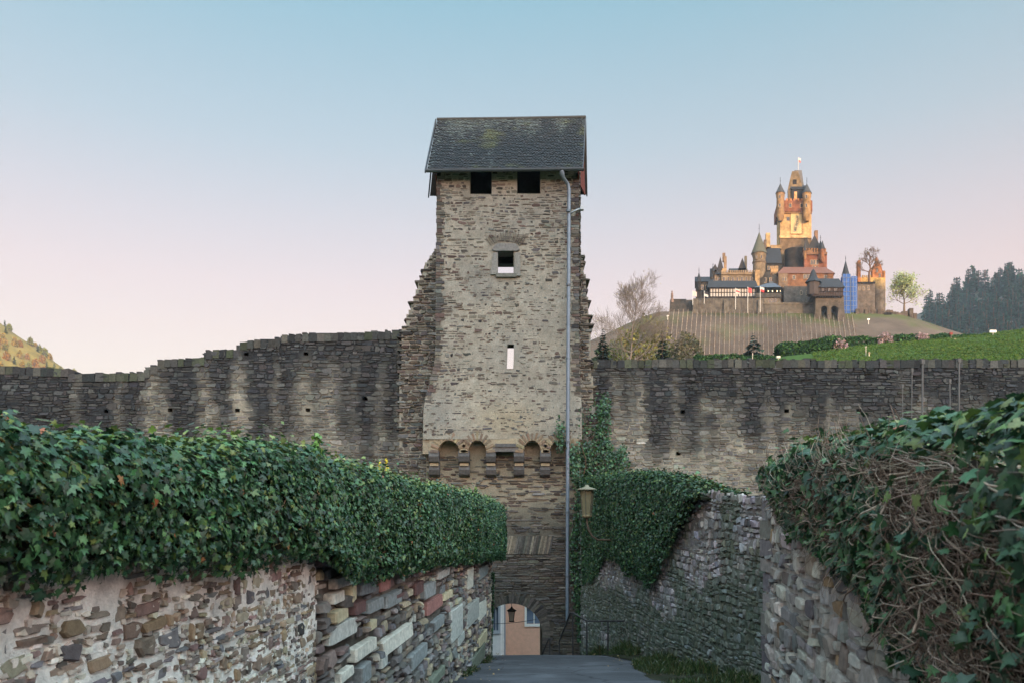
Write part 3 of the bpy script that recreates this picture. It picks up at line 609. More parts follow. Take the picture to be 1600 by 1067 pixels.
for u0, u1, v0, v1, c in blk:
    n = 8; o = np.array([(-.5,-.42),(-.46,-.5),(.46,-.5),(.5,-.42),(.5,.42),(.46,.5),(-.46,.5),(-.5,.42)])+R.normal(0,.022,(8,2))
    rr = []; pr = R.uniform(.05,.09); tl = R.normal(0,.25)
    for sc, d in ((1,-.03),(1,pr*.75),(.95,pr)):
        uu = (u0+u1)/2+o[:,0]*sc*(u1-u0); vv = (v0+v1)/2+o[:,1]*sc*(v1-v0); rr.append(np.stack(PWL(uu, vv, np.full(8, d)*(1+tl*o[:,0])), -1))
    mb.add(np.concatenate(rr), [(q*8+i, q*8+(i+1)%8, q*8+8+(i+1)%8, q*8+8+i) for q in range(2) for i in range(8)]+[tuple(range(16,24))], rgb(BC[c])*R.uniform(.9,1.1)*(1+R.normal(0,.05,(24,1))))
mb.extr([PWL(-5.,-4.6,-.03),PWL(22.,-4.6,-.03),PWL(22.,-4.6,-.5),PWL(-5.,-4.6,-.5)], (0,0,3.5), rgb((120,112,104)), 1)
V = [(*PWL(u, z, d),) for u in np.linspace(-5,22,28) for z, d in ((-4.6,-.03),(float(zb_(u))+.3,-.03),(float(zb_(u))+.3,-.5),(-4.6,-.5))]
mb.add(V, [(4*i+a, 4*i+(a+1)%4, 4*i+4+(a+1)%4, 4*i+4+a) for i in range(27) for a in range(4)]+[(108,109,110,111)], rgb((120,112,104)), 1)
z = -4.5
while z < -1.3: h = R.uniform(.12,.3); p = np.array(PWL(21.9, z, R.uniform(.0,.06))); mb.box((p[0]-.5,p[1]-.25*R.random()-.1,z),(p[0]+.03,p[1]+.16,z+h-.02), pick([(170,164,150),(120,112,102),(150,140,126)],1,R,.12)[0]); z += h
tag(mb.build('garden_wall', [M['stone'], M['mortar']]), 'low left roadside wall of pale mortared rubble and reused dressed blocks, draped in ivy', 'stone wall')

def ivy_hedge(name, lab, P, ua, ub, ztf, zbf, D, depth_back, dens, seed, size=(.045,.085), tpl=IVY, keep=None, hull=True, ycol=.8, side=1, nrm=None, topd=.6, shadecol=(34,40,28), ragged=.10, hsh=.09, cmul=1.0):
    rng = np.random.default_rng(seed)
    def prof(u, w, sh=0.0):                                 # w: 0 foot of the front .. 1 crown edge .. 1.6 back
        zt, zb = ztf(u), zbf(u); lump = (fbm(u*1.1, w*1.6, seed)-.5)
        Df = D(u)*(1+.55*lump)-sh; h = zt-zb
        ww = np.array([0,.12,.5,.8,.93,1.02,1.3,1.6]); dd = np.array([.62,.9,1.,.95,.75,.3,0,0]); hh = np.array([0,.1,.5,.78,.93,1.,1.,.7])
        d = np.interp(w, ww, dd)*Df-np.maximum(w-1.02, 0)/.58*depth_back; z = zb+h*np.interp(w, ww, hh)+lump*.14*(w > .75)-sh*(w > .7)
        return d, z
    root = empty(name, np.array([float(x) for x in P(np.array((ua+ub)/2), np.array(float(zbf((ua+ub)/2))), np.array(0.))]), lab, 'ivy')
    us = np.linspace(ua, ub, 400); hgt = float(np.mean(ztf(us)-zbf(us))); nfront = int((ub-ua)*hgt*dens); ntop = int((ub-ua)*depth_back*dens*topd)
    u = np.concatenate([rng.uniform(ua, ub, nfront+ntop)]); w = np.concatenate([rng.uniform(-.02, 1.02, nfront), rng.uniform(1.0, 1.6, ntop)])
    q = np.linspace(0, 1, 50); wt = (ztf(us)-zbf(us)); cdf = np.cumsum(wt)/wt.sum(); u[:nfront] = np.interp(rng.random(nfront), cdf, us)
    d0, z0 = prof(u, w); e = .03; d1, z1 = prof(u, w+e); d2, z2 = prof(u+.05, w)
    nd, nz = (z1-z0), -(d1-d0); ln = np.hypot(nd, nz)+1e-9; nd /= ln; nz /= ln
    jitter = -rng.exponential(.035, len(u))+.03+rng.exponential(.035, len(u))*(w > .85)*(rng.random(len(u)) < .35)*sstep(1.5, 6, u); d = d0+nd*jitter; z = z0+nz*jitter-sstep(.2, 0, w)*ragged*2.2*rng.random(len(u))*(.3+1.2*vn(u*2.3, 0, seed))
    ok = np.ones(len(u), bool)
    if keep is not None: ok = keep(u, z, rng)
    X = np.stack(P(u, z, d), -1)[ok]; Nn = np.stack([nrm[0]*nd, nrm[1]*nd-(d2-d0)*.0, nz], -1)[ok]; Nn[:, 2] += .35
    yv = np.clip((rng.random(ok.sum()) < ycol*sstep(.86, 1.1, w[ok]))*rng.uniform(.3, 1, ok.sum())+(rng.random(ok.sum()) < .06)*.6, 0, 1)
    b = MB(); sz_ = rng.uniform(*size, ok.sum())*(1+.35*(rng.random(ok.sum()) < .1)); cc_ = ivycol(ok.sum(), rng, yv)*cmul; nr_ = X[:, 1] < 8.5
    for q_, t_ in ((nr_, tpl), (~nr_, SMALL)):
        if q_.any(): leaves(b, X[q_], Nn[q_], sz_[q_], cc_[q_], rng, t_)
    b.build('leaves', M['leaf'], root)
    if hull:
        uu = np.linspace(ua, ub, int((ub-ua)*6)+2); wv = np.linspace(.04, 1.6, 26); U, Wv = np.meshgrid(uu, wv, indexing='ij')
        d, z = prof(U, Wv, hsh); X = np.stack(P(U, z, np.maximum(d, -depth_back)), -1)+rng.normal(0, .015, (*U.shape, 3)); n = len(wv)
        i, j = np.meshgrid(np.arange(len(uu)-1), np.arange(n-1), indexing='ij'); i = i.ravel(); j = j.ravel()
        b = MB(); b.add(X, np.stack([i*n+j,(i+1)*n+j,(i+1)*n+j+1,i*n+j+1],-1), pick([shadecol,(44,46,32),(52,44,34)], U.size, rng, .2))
        b.add(X[0], [tuple(range(n))], rgb(shadecol)); b.add(X[-1], [tuple(range(n))], rgb(shadecol)); b.build('stems', M['twig'], root)  # solid hull in shade colour stands in for the stem mass
    return root, prof
iv, pf = ivy_hedge('ivy_hedge', 'thick dark green ivy hedge hanging over the low left garden wall', PWL, -4, 22.15, zt_, zb_, lambda u: .22+.012*np.clip(u, 0, 22), .75, 3400, 11, size=(.026,.062), ragged=.045, keep=lambda u, z, r: r.random(len(u)) < .42+.65*sstep(.28, .45, fbm(u*2.3, z*3.1, 18)), nrm=nL)
rng = np.random.default_rng(6); b = MB()
for _ in range(420):                                       # woody stems and runners showing between the leaves
    u0 = rng.uniform(1.5, 21); w0 = rng.uniform(.05, .9); k = np.linspace(0, 1, 7); L_ = rng.uniform(.25, .8)
    uu = u0+L_*k*rng.choice([-1,1])*.6+rng.normal(0,.012,7); ww = np.clip(w0+L_*k*rng.normal(.2,.35), .02, 1); d, z = pf(uu, ww); r0 = rng.uniform(.002,.007)
    b.tube(np.stack(PWL(uu, z, d-.02+rng.normal(0,.012,7)), -1), np.linspace(r0, r0*.4, 7), 4, rgb([(108,90,72),(92,80,62),(122,112,74)][rng.integers(3)]), cap=False)
b.build('runners', M['twig'], iv)
# ivy turned round the far end of the hedge and down the corner
rng = np.random.default_rng(5); n = 3600; th = rng.uniform(-.4, 1.7, n); z = rng.uniform(-1.45, .10, n); rr = .46*(1-.25*sstep(-.2, .1, z))*(1+.2*(vn(th*3, z*3, 2)-.5))
b = MB(); c0 = np.array(PWL(22.1, 0, -.02)); P_ = np.stack([c0[0]+rr*np.cos(th), c0[1]+rr*np.sin(th), z], -1); Nn = np.stack([np.cos(th), np.sin(th), .3+0*th], -1)
leaves(b, P_, Nn, rng.uniform(.05,.08,n), ivycol(n, rng, (rng.random(n) < .4*sstep(-.2, .1, z))*.8), rng, SMALL)
n = 900; z = rng.uniform(-4.3, -1.3, n); th = rng.uniform(0, 1.6, n); r2 = .12*(.4+.6*sstep(-4.4, -1.5, z))
P_ = np.stack([c0[0]+.03+r2*np.cos(th), c0[1]+.1+r2*np.sin(th), z], -1); leaves(b, P_[vn(z*2, 0, 4) > .3], np.stack([np.cos(th), np.sin(th)-.4, 0*th], -1)[vn(z*2, 0, 4) > .3], .06, ivycol((vn(z*2, 0, 4) > .3).sum(), rng), rng, SMALL)
b.build('leaves', M['leaf'], iv)
b = MB(); b.lathe((c0[0]-.05, c0[1], -1.35), [(.02,0),(.3,.2),(.34,1.),(.22,1.32),(.02,1.4)], 14, rgb((36,40,28))); b.build('stems', M['twig'], iv)  # dark filler body, shade put into its colour, in place of stems

# upright shoot and yellow flowers standing on the hedge
def shoot(px, pyt, pyb, lab, col, spike, name, cat, Yo):
    b = MB(); a, t = W(px, pyb, Yo), W(px, pyt, Yo); H = t[2]-a[2]; rng = np.random.default_rng(px)
    root = empty(name, a, lab, cat); pts = [a+(0,0,H*k)+np.array([.02*math.sin(k*5), 0, 0]) for k in np.linspace(-.4, 1, 7)]
    b.tube(pts, np.linspace(.008,.003,7), 5, rgb((86,98,52))); b.build('stem', M['twig'], root)
    b = MB(); n = 60; k = rng.uniform(.1, 1, n); th = rng.uniform(0, 6.28, n); r = spike*(1.1-k*.6)
    P_ = a+np.stack([r*np.cos(th)*rng.random(n), r*np.sin(th)*rng.random(n), k*H], -1)
    leaves(b, P_, np.stack([np.cos(th), np.sin(th), .6+0*th], -1), .05 if spike > .06 else .028, pick(col, n, rng, .12), rng, SMALL); b.build('leaves' if spike > .06 else 'blossom', M['leaf'], root)
shoot(495, 678, 714, 'pale green leafy shoot standing up from the ivy hedge below the pale wall streak', [(104,140,64),(86,124,58)], .085, 'leafy_shoot', 'plant', 6.9)
shoot(593, 722, 742, 'shorter of the two yellow flower spikes on top of the ivy hedge', [(214,190,50),(190,170,60)], .035, 'yellow_flower', 'flower', 9.6)
shoot(604, 716, 742, 'taller of the two yellow flower spikes on top of the ivy hedge', [(222,196,48),(196,176,60)], .035, 'yellow_flower', 'flower', 9.7)
shoot(744, 760, 782, 'small green sprig on the hedge top in front of the corbels', [(110,140,70),(130,150,80)], .07, 'leafy_shoot', 'plant', 17)

# ---------------------------------------------------------------- near wall on the right with bare twigs and ivy
nN = np.array([-1, .18])/math.hypot(1, .18)
def PWN(u, v, d): return wallN(u)+nN[0]*d, u+nN[1]*d, v
def YN(px): return 1050/(np.asarray(px, float)-1016)
tp = np.array([1195,1205,1240,1290,1330,1380,1440,1500,1560,1600,1700.]); ty = np.array([742,724,706,690,680,660,645,634,628,626,612.])
bp_ = np.array([1195,1210,1225,1260,1300,1345,1370,1400,1420,1460,1700.]); by_ = np.array([765,795,820,860,892,925,980,1030,1080,1250,1500.])
def ztN(u): px = np.clip(1016+1185/np.maximum(u, .9), 1195, 1700); return np.where(u < 1.6, .30, (HY-np.interp(px, tp, ty))/F*np.maximum(u, 1.6))-.055*sstep(4.5, 2.2, u)
def zbN(u): px = np.clip(1016+1050/np.maximum(u, .9), 1195, 1700); return np.where(u < 2.2, -1.1, np.maximum((HY-np.interp(px, bp_, by_))/F*np.maximum(u, 2.2), -1.1))
mb = MB()
sheet(mb, PWN, -3.5, 7, -2.7, .05, .05, lambda u, v: rgb((170,163,156))*(.65+.7*fbm(u*6, v*6, 2))[:, None], .03, mask=lambda u, v: v > roadz(u)-.2, m=1)
masonry(mb, PWN, -3.5, 6.98, -2.7, 0, (.08,.2), (.10,.36), .028, .035, lambda u, v, r: np.where((r.random(len(u)) < .04)[:, None], pick([(132,108,84),(160,146,126)], len(u), r, .15), pick([(150,144,138),(128,125,122),(164,157,150),(114,111,110),(172,165,156),(138,127,118)], len(u), r, .2)), R, lambda u, v, r: v > roadz(u)-.2, jit=.1, wav=.06, split=.3)
mb.extr([PWN(-3.5,-3.2,-.03),PWN(7.,-3.2,-.03),PWN(7.,-3.2,-.55),PWN(-3.5,-3.2,-.55)], (0,0,3.22), rgb((116,108,106)), 1)
z = -2.6
while z < 0: h = R.uniform(.1,.24); p = np.array(PWN(6.95, z, R.uniform(.02,.05))); mb.box((p[0],p[1]-.2*R.random()-.1,z),(p[0]+.5,p[1]+.1,z+h-.02), pick([(128,120,118),(106,100,102)],1,R,.15)[0]); z += h
# hidden return to the wall further down
mb.extr([(2.35,7.0,-3.5),(4.66,11.0,-3.5),(4.95,10.6,-3.5),(2.8,6.8,-3.5)], (0,0,3.8), rgb((112,106,104)), 1)
tag(mb.build('roadside_wall', [M['stone'], M['mortar']]), 'near right roadside wall of pinkish grey rubble under a mat of bare twigs and ivy', 'stone wall')
def keepN(u, z, rng):
    px = 1016+1050/np.maximum(u, .8); py = HY-z*F/np.maximum(u, .8); t = np.interp(1016+1185/np.maximum(u, .8), tp, ty); bb = np.interp(px, bp_, by_)
    nz = fbm(u*2.2, z*2.6, 33); n2 = fbm(u*5, z*5, 34)
    k = .15+.9*sstep(.55, .66, nz+.3*(n2-.5)+.0)
    k = np.maximum(k, sstep(85, 30, py-t)); k = np.maximum(k, .9*sstep(60, 15, bb-py)); k = np.maximum(k, .8*sstep(4.3, 5.2, u)); k = np.maximum(k, .6*sstep(1480, 1580, px))
    return rng.random(len(u)) < k*np.where(u < 1, .5, 1)
ni, npf = ivy_hedge('ivy_hedge', 'patchy ivy with a mat of bare brown twigs over the near right wall', PWN, .8, 6.0, ztN, zbN, lambda u: .2+0*u, .6, 1700, 23, (.034,.066), IVY, keepN, True, .35, nrm=nN, topd=.8, shadecol=(52,42,36), ragged=.05, hsh=.17)
rng = np.random.default_rng(77); b = MB(); N_ = 12000
u = rng.uniform(.8, 7, N_)**1; w = rng.uniform(.05, .88, N_); d, z = npf(u, w)
A = np.stack(PWN(u, z, d-rng.uniform(-.02,.16,N_)), -1); ang = rng.normal(0, .7, N_)+np.where((rng.random(N_) < .3) & (w < .75), 1.57, 0); ang *= np.where(w > .75, .3, 1)*np.where(u > 4.2, .55, 1); ln = rng.uniform(.08,.34,N_)
kk = np.linspace(-.5, .5, 5); tc_ = pick([(152,136,122),(130,113,101),(112,95,84),(172,157,142),(98,82,72)], N_, rng, .15)
pyt = HY-z*F/u; okt = (pyt > np.interp(1016+1120/u, tp, ty)+np.where(u > 3, 16, 6)) & ~((u > 4.6) & (w > .55)) & (u < 5.8)
for i in np.nonzero(okt)[0]:
    t1, t2, t3 = rng.normal(0, .15, 3); a = ang[i]+kk*2*t1+kk*kk*6*t2
    du = np.cumsum(np.cos(a))*ln[i]/5; dz = np.cumsum(np.sin(a))*ln[i]/5; dd = np.sin(kk*4+t3*6)*.03
    pth = np.stack([A[i,0]+nN[0]*dd+.18*du, A[i,1]+du, A[i,2]+dz], -1); r = rng.uniform(.0008,.0026) if rng.random() < .95 else .0045
    b.tube(pth, [r*1.2,r*1.05,r*.85,r*.65,r*.3], 4, tc_[i], cap=False)
b.build('twigs', M['twig'], ni)

# ---------------------------------------------------------------- retaining wall further down on the right
nR = np.array([-1, -.103])/math.hypot(1, .103)
def PWR(u, v, d): return wallR(u)+nR[0]*d, u+nR[1]*d, v
def YR(px): return 5.57/((np.asarray(px, float)-800)/1200+.103)
mb = MB()
gcol = lambda u, v: sstep(.5, .68, fbm(u*.8, v*.9, 41)+.18*sstep(-1.2, -3.2, v)*1.2-.12*sstep(-.9,.2,v)+.06)
def rcol(u, v, r=None):
    g = gcol(u, v)[:, None]*.65
    c = rgb((132,128,124))*(.6+.7*fbm(u*5, v*5, 2))[:, None] if r is None else np.where((r.random(len(u)) < .05)[:, None], pick([(176,176,182),(154,156,166)], len(u), r, .1), pick([(140,136,136),(120,118,120),(156,150,148),(126,120,112),(146,140,142),(108,106,106)], len(u), r, .2))
    return c*(1-g)+rgb((62,76,56))*g*(.7+.6*fbm(u*3, v*3, 4))[:, None]
sheet(mb, PWR, 10.8, 29.9, -6.2, .22, .1, rcol, .04, mask=lambda u, v: v > roadz(u)-.3, m=1)
masonry(mb, PWR, 10.8, 29.9, -6.2, .3, (.07,.2), (.10,.26), .026, .045, rcol, R, lambda u, v, r: (v > roadz(u)-.2), jit=.15, wav=.14)
mb.extr([PWR(10.8,-6.6,-.03),PWR(29.9,-6.6,-.03),PWR(29.9,-6.6,-.55),PWR(10.8,-6.6,-.55)], (0,0,6.85), rgb((84,82,84)), 1)
tag(mb.build('retaining_wall', [M['stone'], M['mortar']]), 'tall mossy grey rubble retaining wall between the ivy clump and the near right wall', 'stone wall')
ip = np.array([890,918,945,985,1015,1045,1072,1090.]); it = np.array([742,744,742,738,742,744,756,770.]); ib = np.array([900,905,860,888,905,845,800,778.])
def cl(f): return lambda u: f(np.asarray(u, float))
def ztR(u): px = 800+1200*(5.57/u-.103); return np.minimum((HY-np.interp(px, ip, it))/F*u, 1.15)
def zbR(u): px = 800+1200*(5.57/u-.103); return (HY-np.interp(px, ip, ib))/F*u
ri, _ = ivy_hedge('ivy_hedge', 'dense dark ivy clump on the retaining wall behind the street lamp', PWR, YR(1098.), 29.4, ztR, zbR, lambda u: .34-.26*sstep(25.6, 26.6, u), .9, 1300, 31, (.045,.085), SMALL, None, True, .25, nrm=nR, ragged=.1, cmul=.8)
# ivy creeping up the town wall beside the tower
rng = np.random.default_rng(8); b = MB(); pts = []
def inpoly(px, py, poly):
    r = np.zeros(len(px), bool); n = len(poly)
    for i in range(n):
        (x1, y1), (x2, y2) = poly[i], poly[(i+1) % n]; c = ((y1 > py) != (y2 > py)) & (px < (x2-x1)*(py-y1)/(y2-y1+1e-9)+x1); r ^= c
    return r
polys = [[(938,622),(948,614),(953,640),(951,680),(958,705),(975,698),(984,720),(968,745),(900,762),(886,730),(890,700),(905,695),(925,690),(932,660)], [(906,640),(914,640),(918,690),(908,700)], [(868,690),(876,650),(880,660),(884,700),(872,705)], [(920,640),(930,620),(936,690),(922,690)], [(905,760),(950,750),(920,820),(905,860),(915,930),(925,1000),(905,1005),(898,930),(890,850)]]
PXs = rng.uniform(860, 990, 24000); PYs = rng.uniform(610, 1010, 24000); ok = np.zeros(24000, bool)
for q, pl in enumerate(polys): ok |= inpoly(PXs+rng.normal(0,3,24000), PYs+rng.normal(0,4,24000), pl) & (rng.random(24000) < (1, .35, .5, .25, .8)[q])
PXs = PXs[ok]; PYs = PYs[ok]; Yp = np.where(PYs > 748, 30.25, np.where(PXs > 926, 30.98, np.where(PXs < 906, 29.8, 30.75)))-rng.exponential(.1, ok.sum())
P_ = np.stack([(PXs-800)/F*Yp, Yp, (HY-PYs)/F*Yp], -1); n = len(P_); cr = empty('climbing_ivy', P_.mean(0)*[1,1,0]+[0,0,P_[:,2].min()], 'bright green ivy climbing the town wall beside the tower downpipe', 'ivy')
leaves(b, P_, np.tile([0,-1,.35],(n,1)), rng.uniform(.07,.12,n), pick([(48,84,50),(38,70,46),(64,100,56),(33,60,42)], n, rng, .2), rng, SMALL); b.build('leaves', M['leaf'], cr)
b = MB()
for x0, y0, x1, y1 in ((942,760,946,620),(930,750,928,625),(912,740,910,640),(955,750,975,690),(910,1000,912,770),(880,720,876,655)):
    k = np.linspace(0,1,9); Yq = 30.9 if x0 > 926 else 30.2; b.tube([W(x0+(x1-x0)*t+4*math.sin(t*9), y0+(y1-y0)*t, Yq if x0 > 905 else 29.85) for t in k], np.linspace(.025,.008,9), 5, rgb((96,78,62)))
b.build('stems', M['twig'], cr)

# grass, weeds along the foot of the walls
rng = np.random.default_rng(3); b = MB(); G_ = []
for _ in range(5200):
    Y = rng.uniform(9, 29); t = rng.random()**1.3; w = float(verge_w(Y)); x = float(rightline(Y))-.05-w*t
    if vn(x*2.2, Y*1.2, 6) < .30+.25*t: continue
    G_.append((x, Y, float(roadz(Y))+.04+.16*(1-t)**1.5, rng.uniform(.06,.2)*(1.2-t*.7)*(1.8 if Y > 22 else 1)))
for _ in range(1500):
    Y = rng.uniform(2.5, 22.3)
    if vn(Y*1.1, 0, 9) < .45: continue
    G_.append((float(wallL(Y))+.07+abs(rng.normal(0,.06)), Y, float(roadz(Y)), rng.uniform(.04,.16)))
G_ = np.array(G_); n = len(G_)*3; B = np.repeat(G_, 3, 0); B[:, :2] += rng.normal(0,.03,(n,2)); a = rng.uniform(0,6.28,n); ln = rng.normal(0,.4,(n,2)); h = B[:,3]*rng.uniform(.6,1.2,n)
p0 = B[:, :3]; sd = np.stack([np.cos(a), np.sin(a), 0*a], -1)*(.008+.03*h[:,None]*.5); tip = p0+np.stack([ln[:,0]*h, ln[:,1]*h, h], -1); mid = p0+np.stack([ln[:,0]*h*.3, ln[:,1]*h*.3, h*.6], -1)
V = np.stack([p0-sd, p0+sd, mid+sd*.8, tip, mid-sd*.8], 1).reshape(-1,3)
b.add(V, np.arange(n)[:,None]*5+np.arange(5), np.repeat(pick([(54,72,40),(68,82,46),(44,64,36),(88,86,56)], n, rng, .2), 5, 0)); tag(b.build('grass', M['leaf']), kind='stuff')
b = MB(); n = 260; Y = rng.uniform(7, 27, n); x = np.where(rng.random(n) < .65, rightline(Y)-.1-abs(rng.normal(0,.6,n)), wallL(Y)+.1+abs(rng.normal(0,.4,n)))
leaves(b, np.stack([x, Y, roadz(Y)+.07+.03*rng.random(n)], -1), np.tile([0,0,1.],(n,1)), .05, pick([(128,104,70),(150,126,84),(104,84,58)], n, rng, .2), rng, SMALL, wob=.25); tag(b.build('fallen_leaves', M['leaf']), kind='stuff')

# ---------------------------------------------------------------- lamps, handrails, the house beyond the arch
def lamp():
    Yl = 23.4; c = W(917, 806, Yl); root = empty('wall_lamp', c, 'brass coloured tapered lantern on a curved iron arm fixed to the ivy wall', 'street lamp')
    k = Yl/F; b = MB()
    prof = [(.13,0),(.235,.80),(.245,.80),(.135,-.01)]
    for i in range(6):
        a = i*math.pi/3+.2; f = lambda r, z, s: c+np.array([r*math.cos(a+s), r*math.sin(a+s), z])
        b.hexa(np.array([f(.12,0,-.08),f(.15,0,-.08),f(.15,0,.08),f(.12,0,.08),f(.185,.8,-.05),f(.215,.8,-.05),f(.215,.8,.05),f(.185,.8,.05)]), rgb((84,78,62)))
    b.lathe(c, [(.02,-.06),(.12,-.05),(.16,0),(.15,.05),(.02,.05)], 12, rgb((110,98,72)))
    b.build('frame', M['iron'], root)
    b = MB(); b.lathe(c, [(.125,.03),(.19,.78)], 6, rgb((112,104,82)), 0, False, .2, .2+2*math.pi); b.build('glass', mat('amber_glass', .25, 4, .2, .1, 10, .6), root)
    b = MB(); b.lathe(c, [(.0,.96),(.05,.95),(.07,.9),(.30,.83),(.305,.80),(.24,.79)], 16, rgb((118,112,94))); b.build('cap', M['iron'], root)
    b = MB(); wp = W(966, 846, 23.7); b.tube([c+(0,0,-.04), c+(.01,.0,-.22), c+(.06,.02,-.42), c+(.17,.05,-.6), c+(.34,.1,-.72), (c+wp)/2+(.2,.1,-.33), wp], .03, 7, rgb((92,78,66))); b.lathe(wp-(0.03,0,.09), [(.0,0),(.09,0),(.09,.18),(0,.18)], 8, rgb((80,68,58))); b.build('arm', M['iron'], root)
lamp()
def lantern():
    Yl = 31.2; c = W(799.5, 970, Yl); root = empty('hanging_lantern', c, 'small dark glazed lantern hanging under the gate arch', 'lantern'); b = MB()
    for i in range(4):
        a = i*math.pi/2+.7; f = lambda r, z, s: c+np.array([r*math.cos(a+s), r*math.sin(a+s), z])
        b.tube([f(.10,0,0), f(.17,.42,0)], .013, 5, rgb((40,38,36)))
    b.lathe(c, [(.0,-.03),(.11,-.02),(.11,.02),(0,.02)], 8, rgb((40,38,36))); b.lathe(c, [(.19,.41),(.2,.44),(.05,.54),(.03,.6),(0,.6)], 8, rgb((38,36,36)))
    b.tube([c+(0,0,.58), c+(0,0,az+ar-c[2]+.05)], .014, 5, rgb((40,38,36))); b.build('frame', M['iron'], root)
    b = MB(); b.lathe(c, [(.09,.02),(.155,.4)], 4, rgb((150,140,128)), 0, False, .7, .7+2*math.pi); b.build('glass', M['glass'], root)
lantern()
b = MB(); a, c = W(762, 974, 31.6), W(838, 967, 31.6); b.tube([a+(c-a)*t+(0,0,-.05*math.sin(t*math.pi)) for t in np.linspace(0,1,9)], .011, 5, rgb((50,48,48))); tag(b.build('cable', M['iron']), 'thin dark cable strung across the gate passage below the lantern', 'cable')
def rail(pts, posts, Yf, lab, kn=.028):
    r = empty('handrail', W(pts[0][0], 1030, pts[0][2]), lab, 'handrail'); b = MB(); b.tube([W(*p) for p in pts], kn, 7, rgb((52,50,52))); b.build('rail', M['iron'], r)
    for px, py0, Y in posts: b = MB(); t = W(px, py0, Y); b.tube([t, (t[0], t[1], float(roadz(Y))-.05)], kn*.85, 6, rgb((50,48,50))); b.build('post', M['iron'], r)
rail([(847,1022,27.6),(857,998,27.2),(859,996,27.2),(860,997,27.2),(860,1004,27.2)], [(859,997,27.2),(847,1021,27.6)], 27, 'short dark handrail beside the right jamb of the gate arch', .024)
rail([(874,1001,26.5),(886,970,25.8),(891,957,25.5),(896,957,25.3),(914,968,24.7),(920,970,24.5),(975,969.5,22.6)], [(874,1000,26.5),(895,958,25.3),(917,970,24.5),(950,970,23.4)], 25, 'longer dark iron handrail running along the foot of the retaining wall')

def house(x0, x1, Y, zt, col, name, lab, wins, frame=(226,222,216), extra=None):
    a = (x0-800)/F*Y; c = (x1-800)/F*Y; r = empty(name, ((a+c)/2, Y+3, -11), lab, 'house'); b = MB()
    P = lambda u, v, d: (u, Y-d, v)
    H = [((p-800)/F*Y, (q-800)/F*Y, (HY-s)/F*Y, (HY-t)/F*Y, .22) for p, t, q, s in wins]
    sheet(b, P, a, c, -11, zt, .5, lambda u, v: np.tile(rgb(col), (len(u), 1)), .004, H, depth=.2)
    b.box((a, Y+.3, -11), (c, Y+7, zt), rgb(col)); b.build('wall', M['paint'], r)
    b = MB(); b.extr([(a-.3,Y-.3,zt),(a-.3,Y+3.6,zt+3),(a-.3,Y+7.4,zt)], (c-a+.6,0,0), rgb((70,68,72))); b.build('roof', M['slate'], r)
    for h in H:
        b = MB(); w = .13; b.box((h[0]-w,Y-.05,h[2]-w-.03),(h[1]+w,Y+.02,h[2]),rgb(frame)); b.box((h[0]-w,Y-.05,h[3]),(h[1]+w,Y+.02,h[3]+w),rgb(frame)); b.box((h[0]-w,Y-.045,h[2]),(h[0],Y+.02,h[3]),rgb(frame)); b.box((h[1],Y-.045,h[2]),(h[1]+w,Y+.02,h[3]),rgb(frame))
        b.box(((h[0]+h[1])/2-.03,Y+.05,h[2]),((h[0]+h[1])/2+.03,Y+.12,h[3]),rgb(frame)); f = b.build('window', M['paint'], r)
        b = MB(); b.box((h[0],Y+.12,h[2]),(h[1],Y+.16,h[3]),rgb((110,124,146))); b.build('pane', M['glass'], f)
    return r
h = house(787, 960, 46, .2, (220,170,146), 'town_house', 'salmon orange house with white framed window seen through the gate arch', [(823,948,846,974),(880,948,900,974),(823,880,846,910)])
b = MB(); b.box(((783-800)/F*46,45.86,-11),((787.5-800)/F*46,46.2,.2),rgb((220,216,214))); b.box((W(787.5,0,46)[0],45.9,(HY-1030)/F*46),(W(790,0,46)[0],46.0,.2),rgb((150,150,156))); b.build('corner_trim', M['paint'], h)
house(640, 782.5, 44, -.6, (226,220,218), 'town_house', 'white plastered house beside the orange one, a sliver seen through the arch', [(771,948,778.5,985),(700,948,720,985)], (170,172,180))

# thin vine stakes on the terrace above the near wall
for px, t, b_, Y, q in ((1410,600,655,11.5,.008),(1425,575,650,12.5,.010),(1441.5,562,645,12,.016),(1484,592,640,11,.009),(1498.5,560,640,12.2,.014)):
    b = MB(); x = W(px, t, Y); b.tube([(x[0]+R.normal(0,.03), Y, -.3), x], q, 6, rgb((98,98,98))); b.box((x[0]-q*1.6,Y-q*1.6,x[2]-.06),(x[0]+q*1.6,Y+q*1.6,x[2]),rgb((92,92,92)))
    tag(b.build('vine_stake', M['metal']), {1410:'short leftmost grey vine stake behind the near right ivy',1425:'medium grey stake just left of the thick tall vine stake',1441.5:'thick tall grey vine stake, left one of the two tallest',1484:'short stake close left of the rightmost tall vine stake',1498.5:'rightmost tall thick grey vine stake above the near ivy'}[px], 'stake', 'vine stakes above the near right wall')
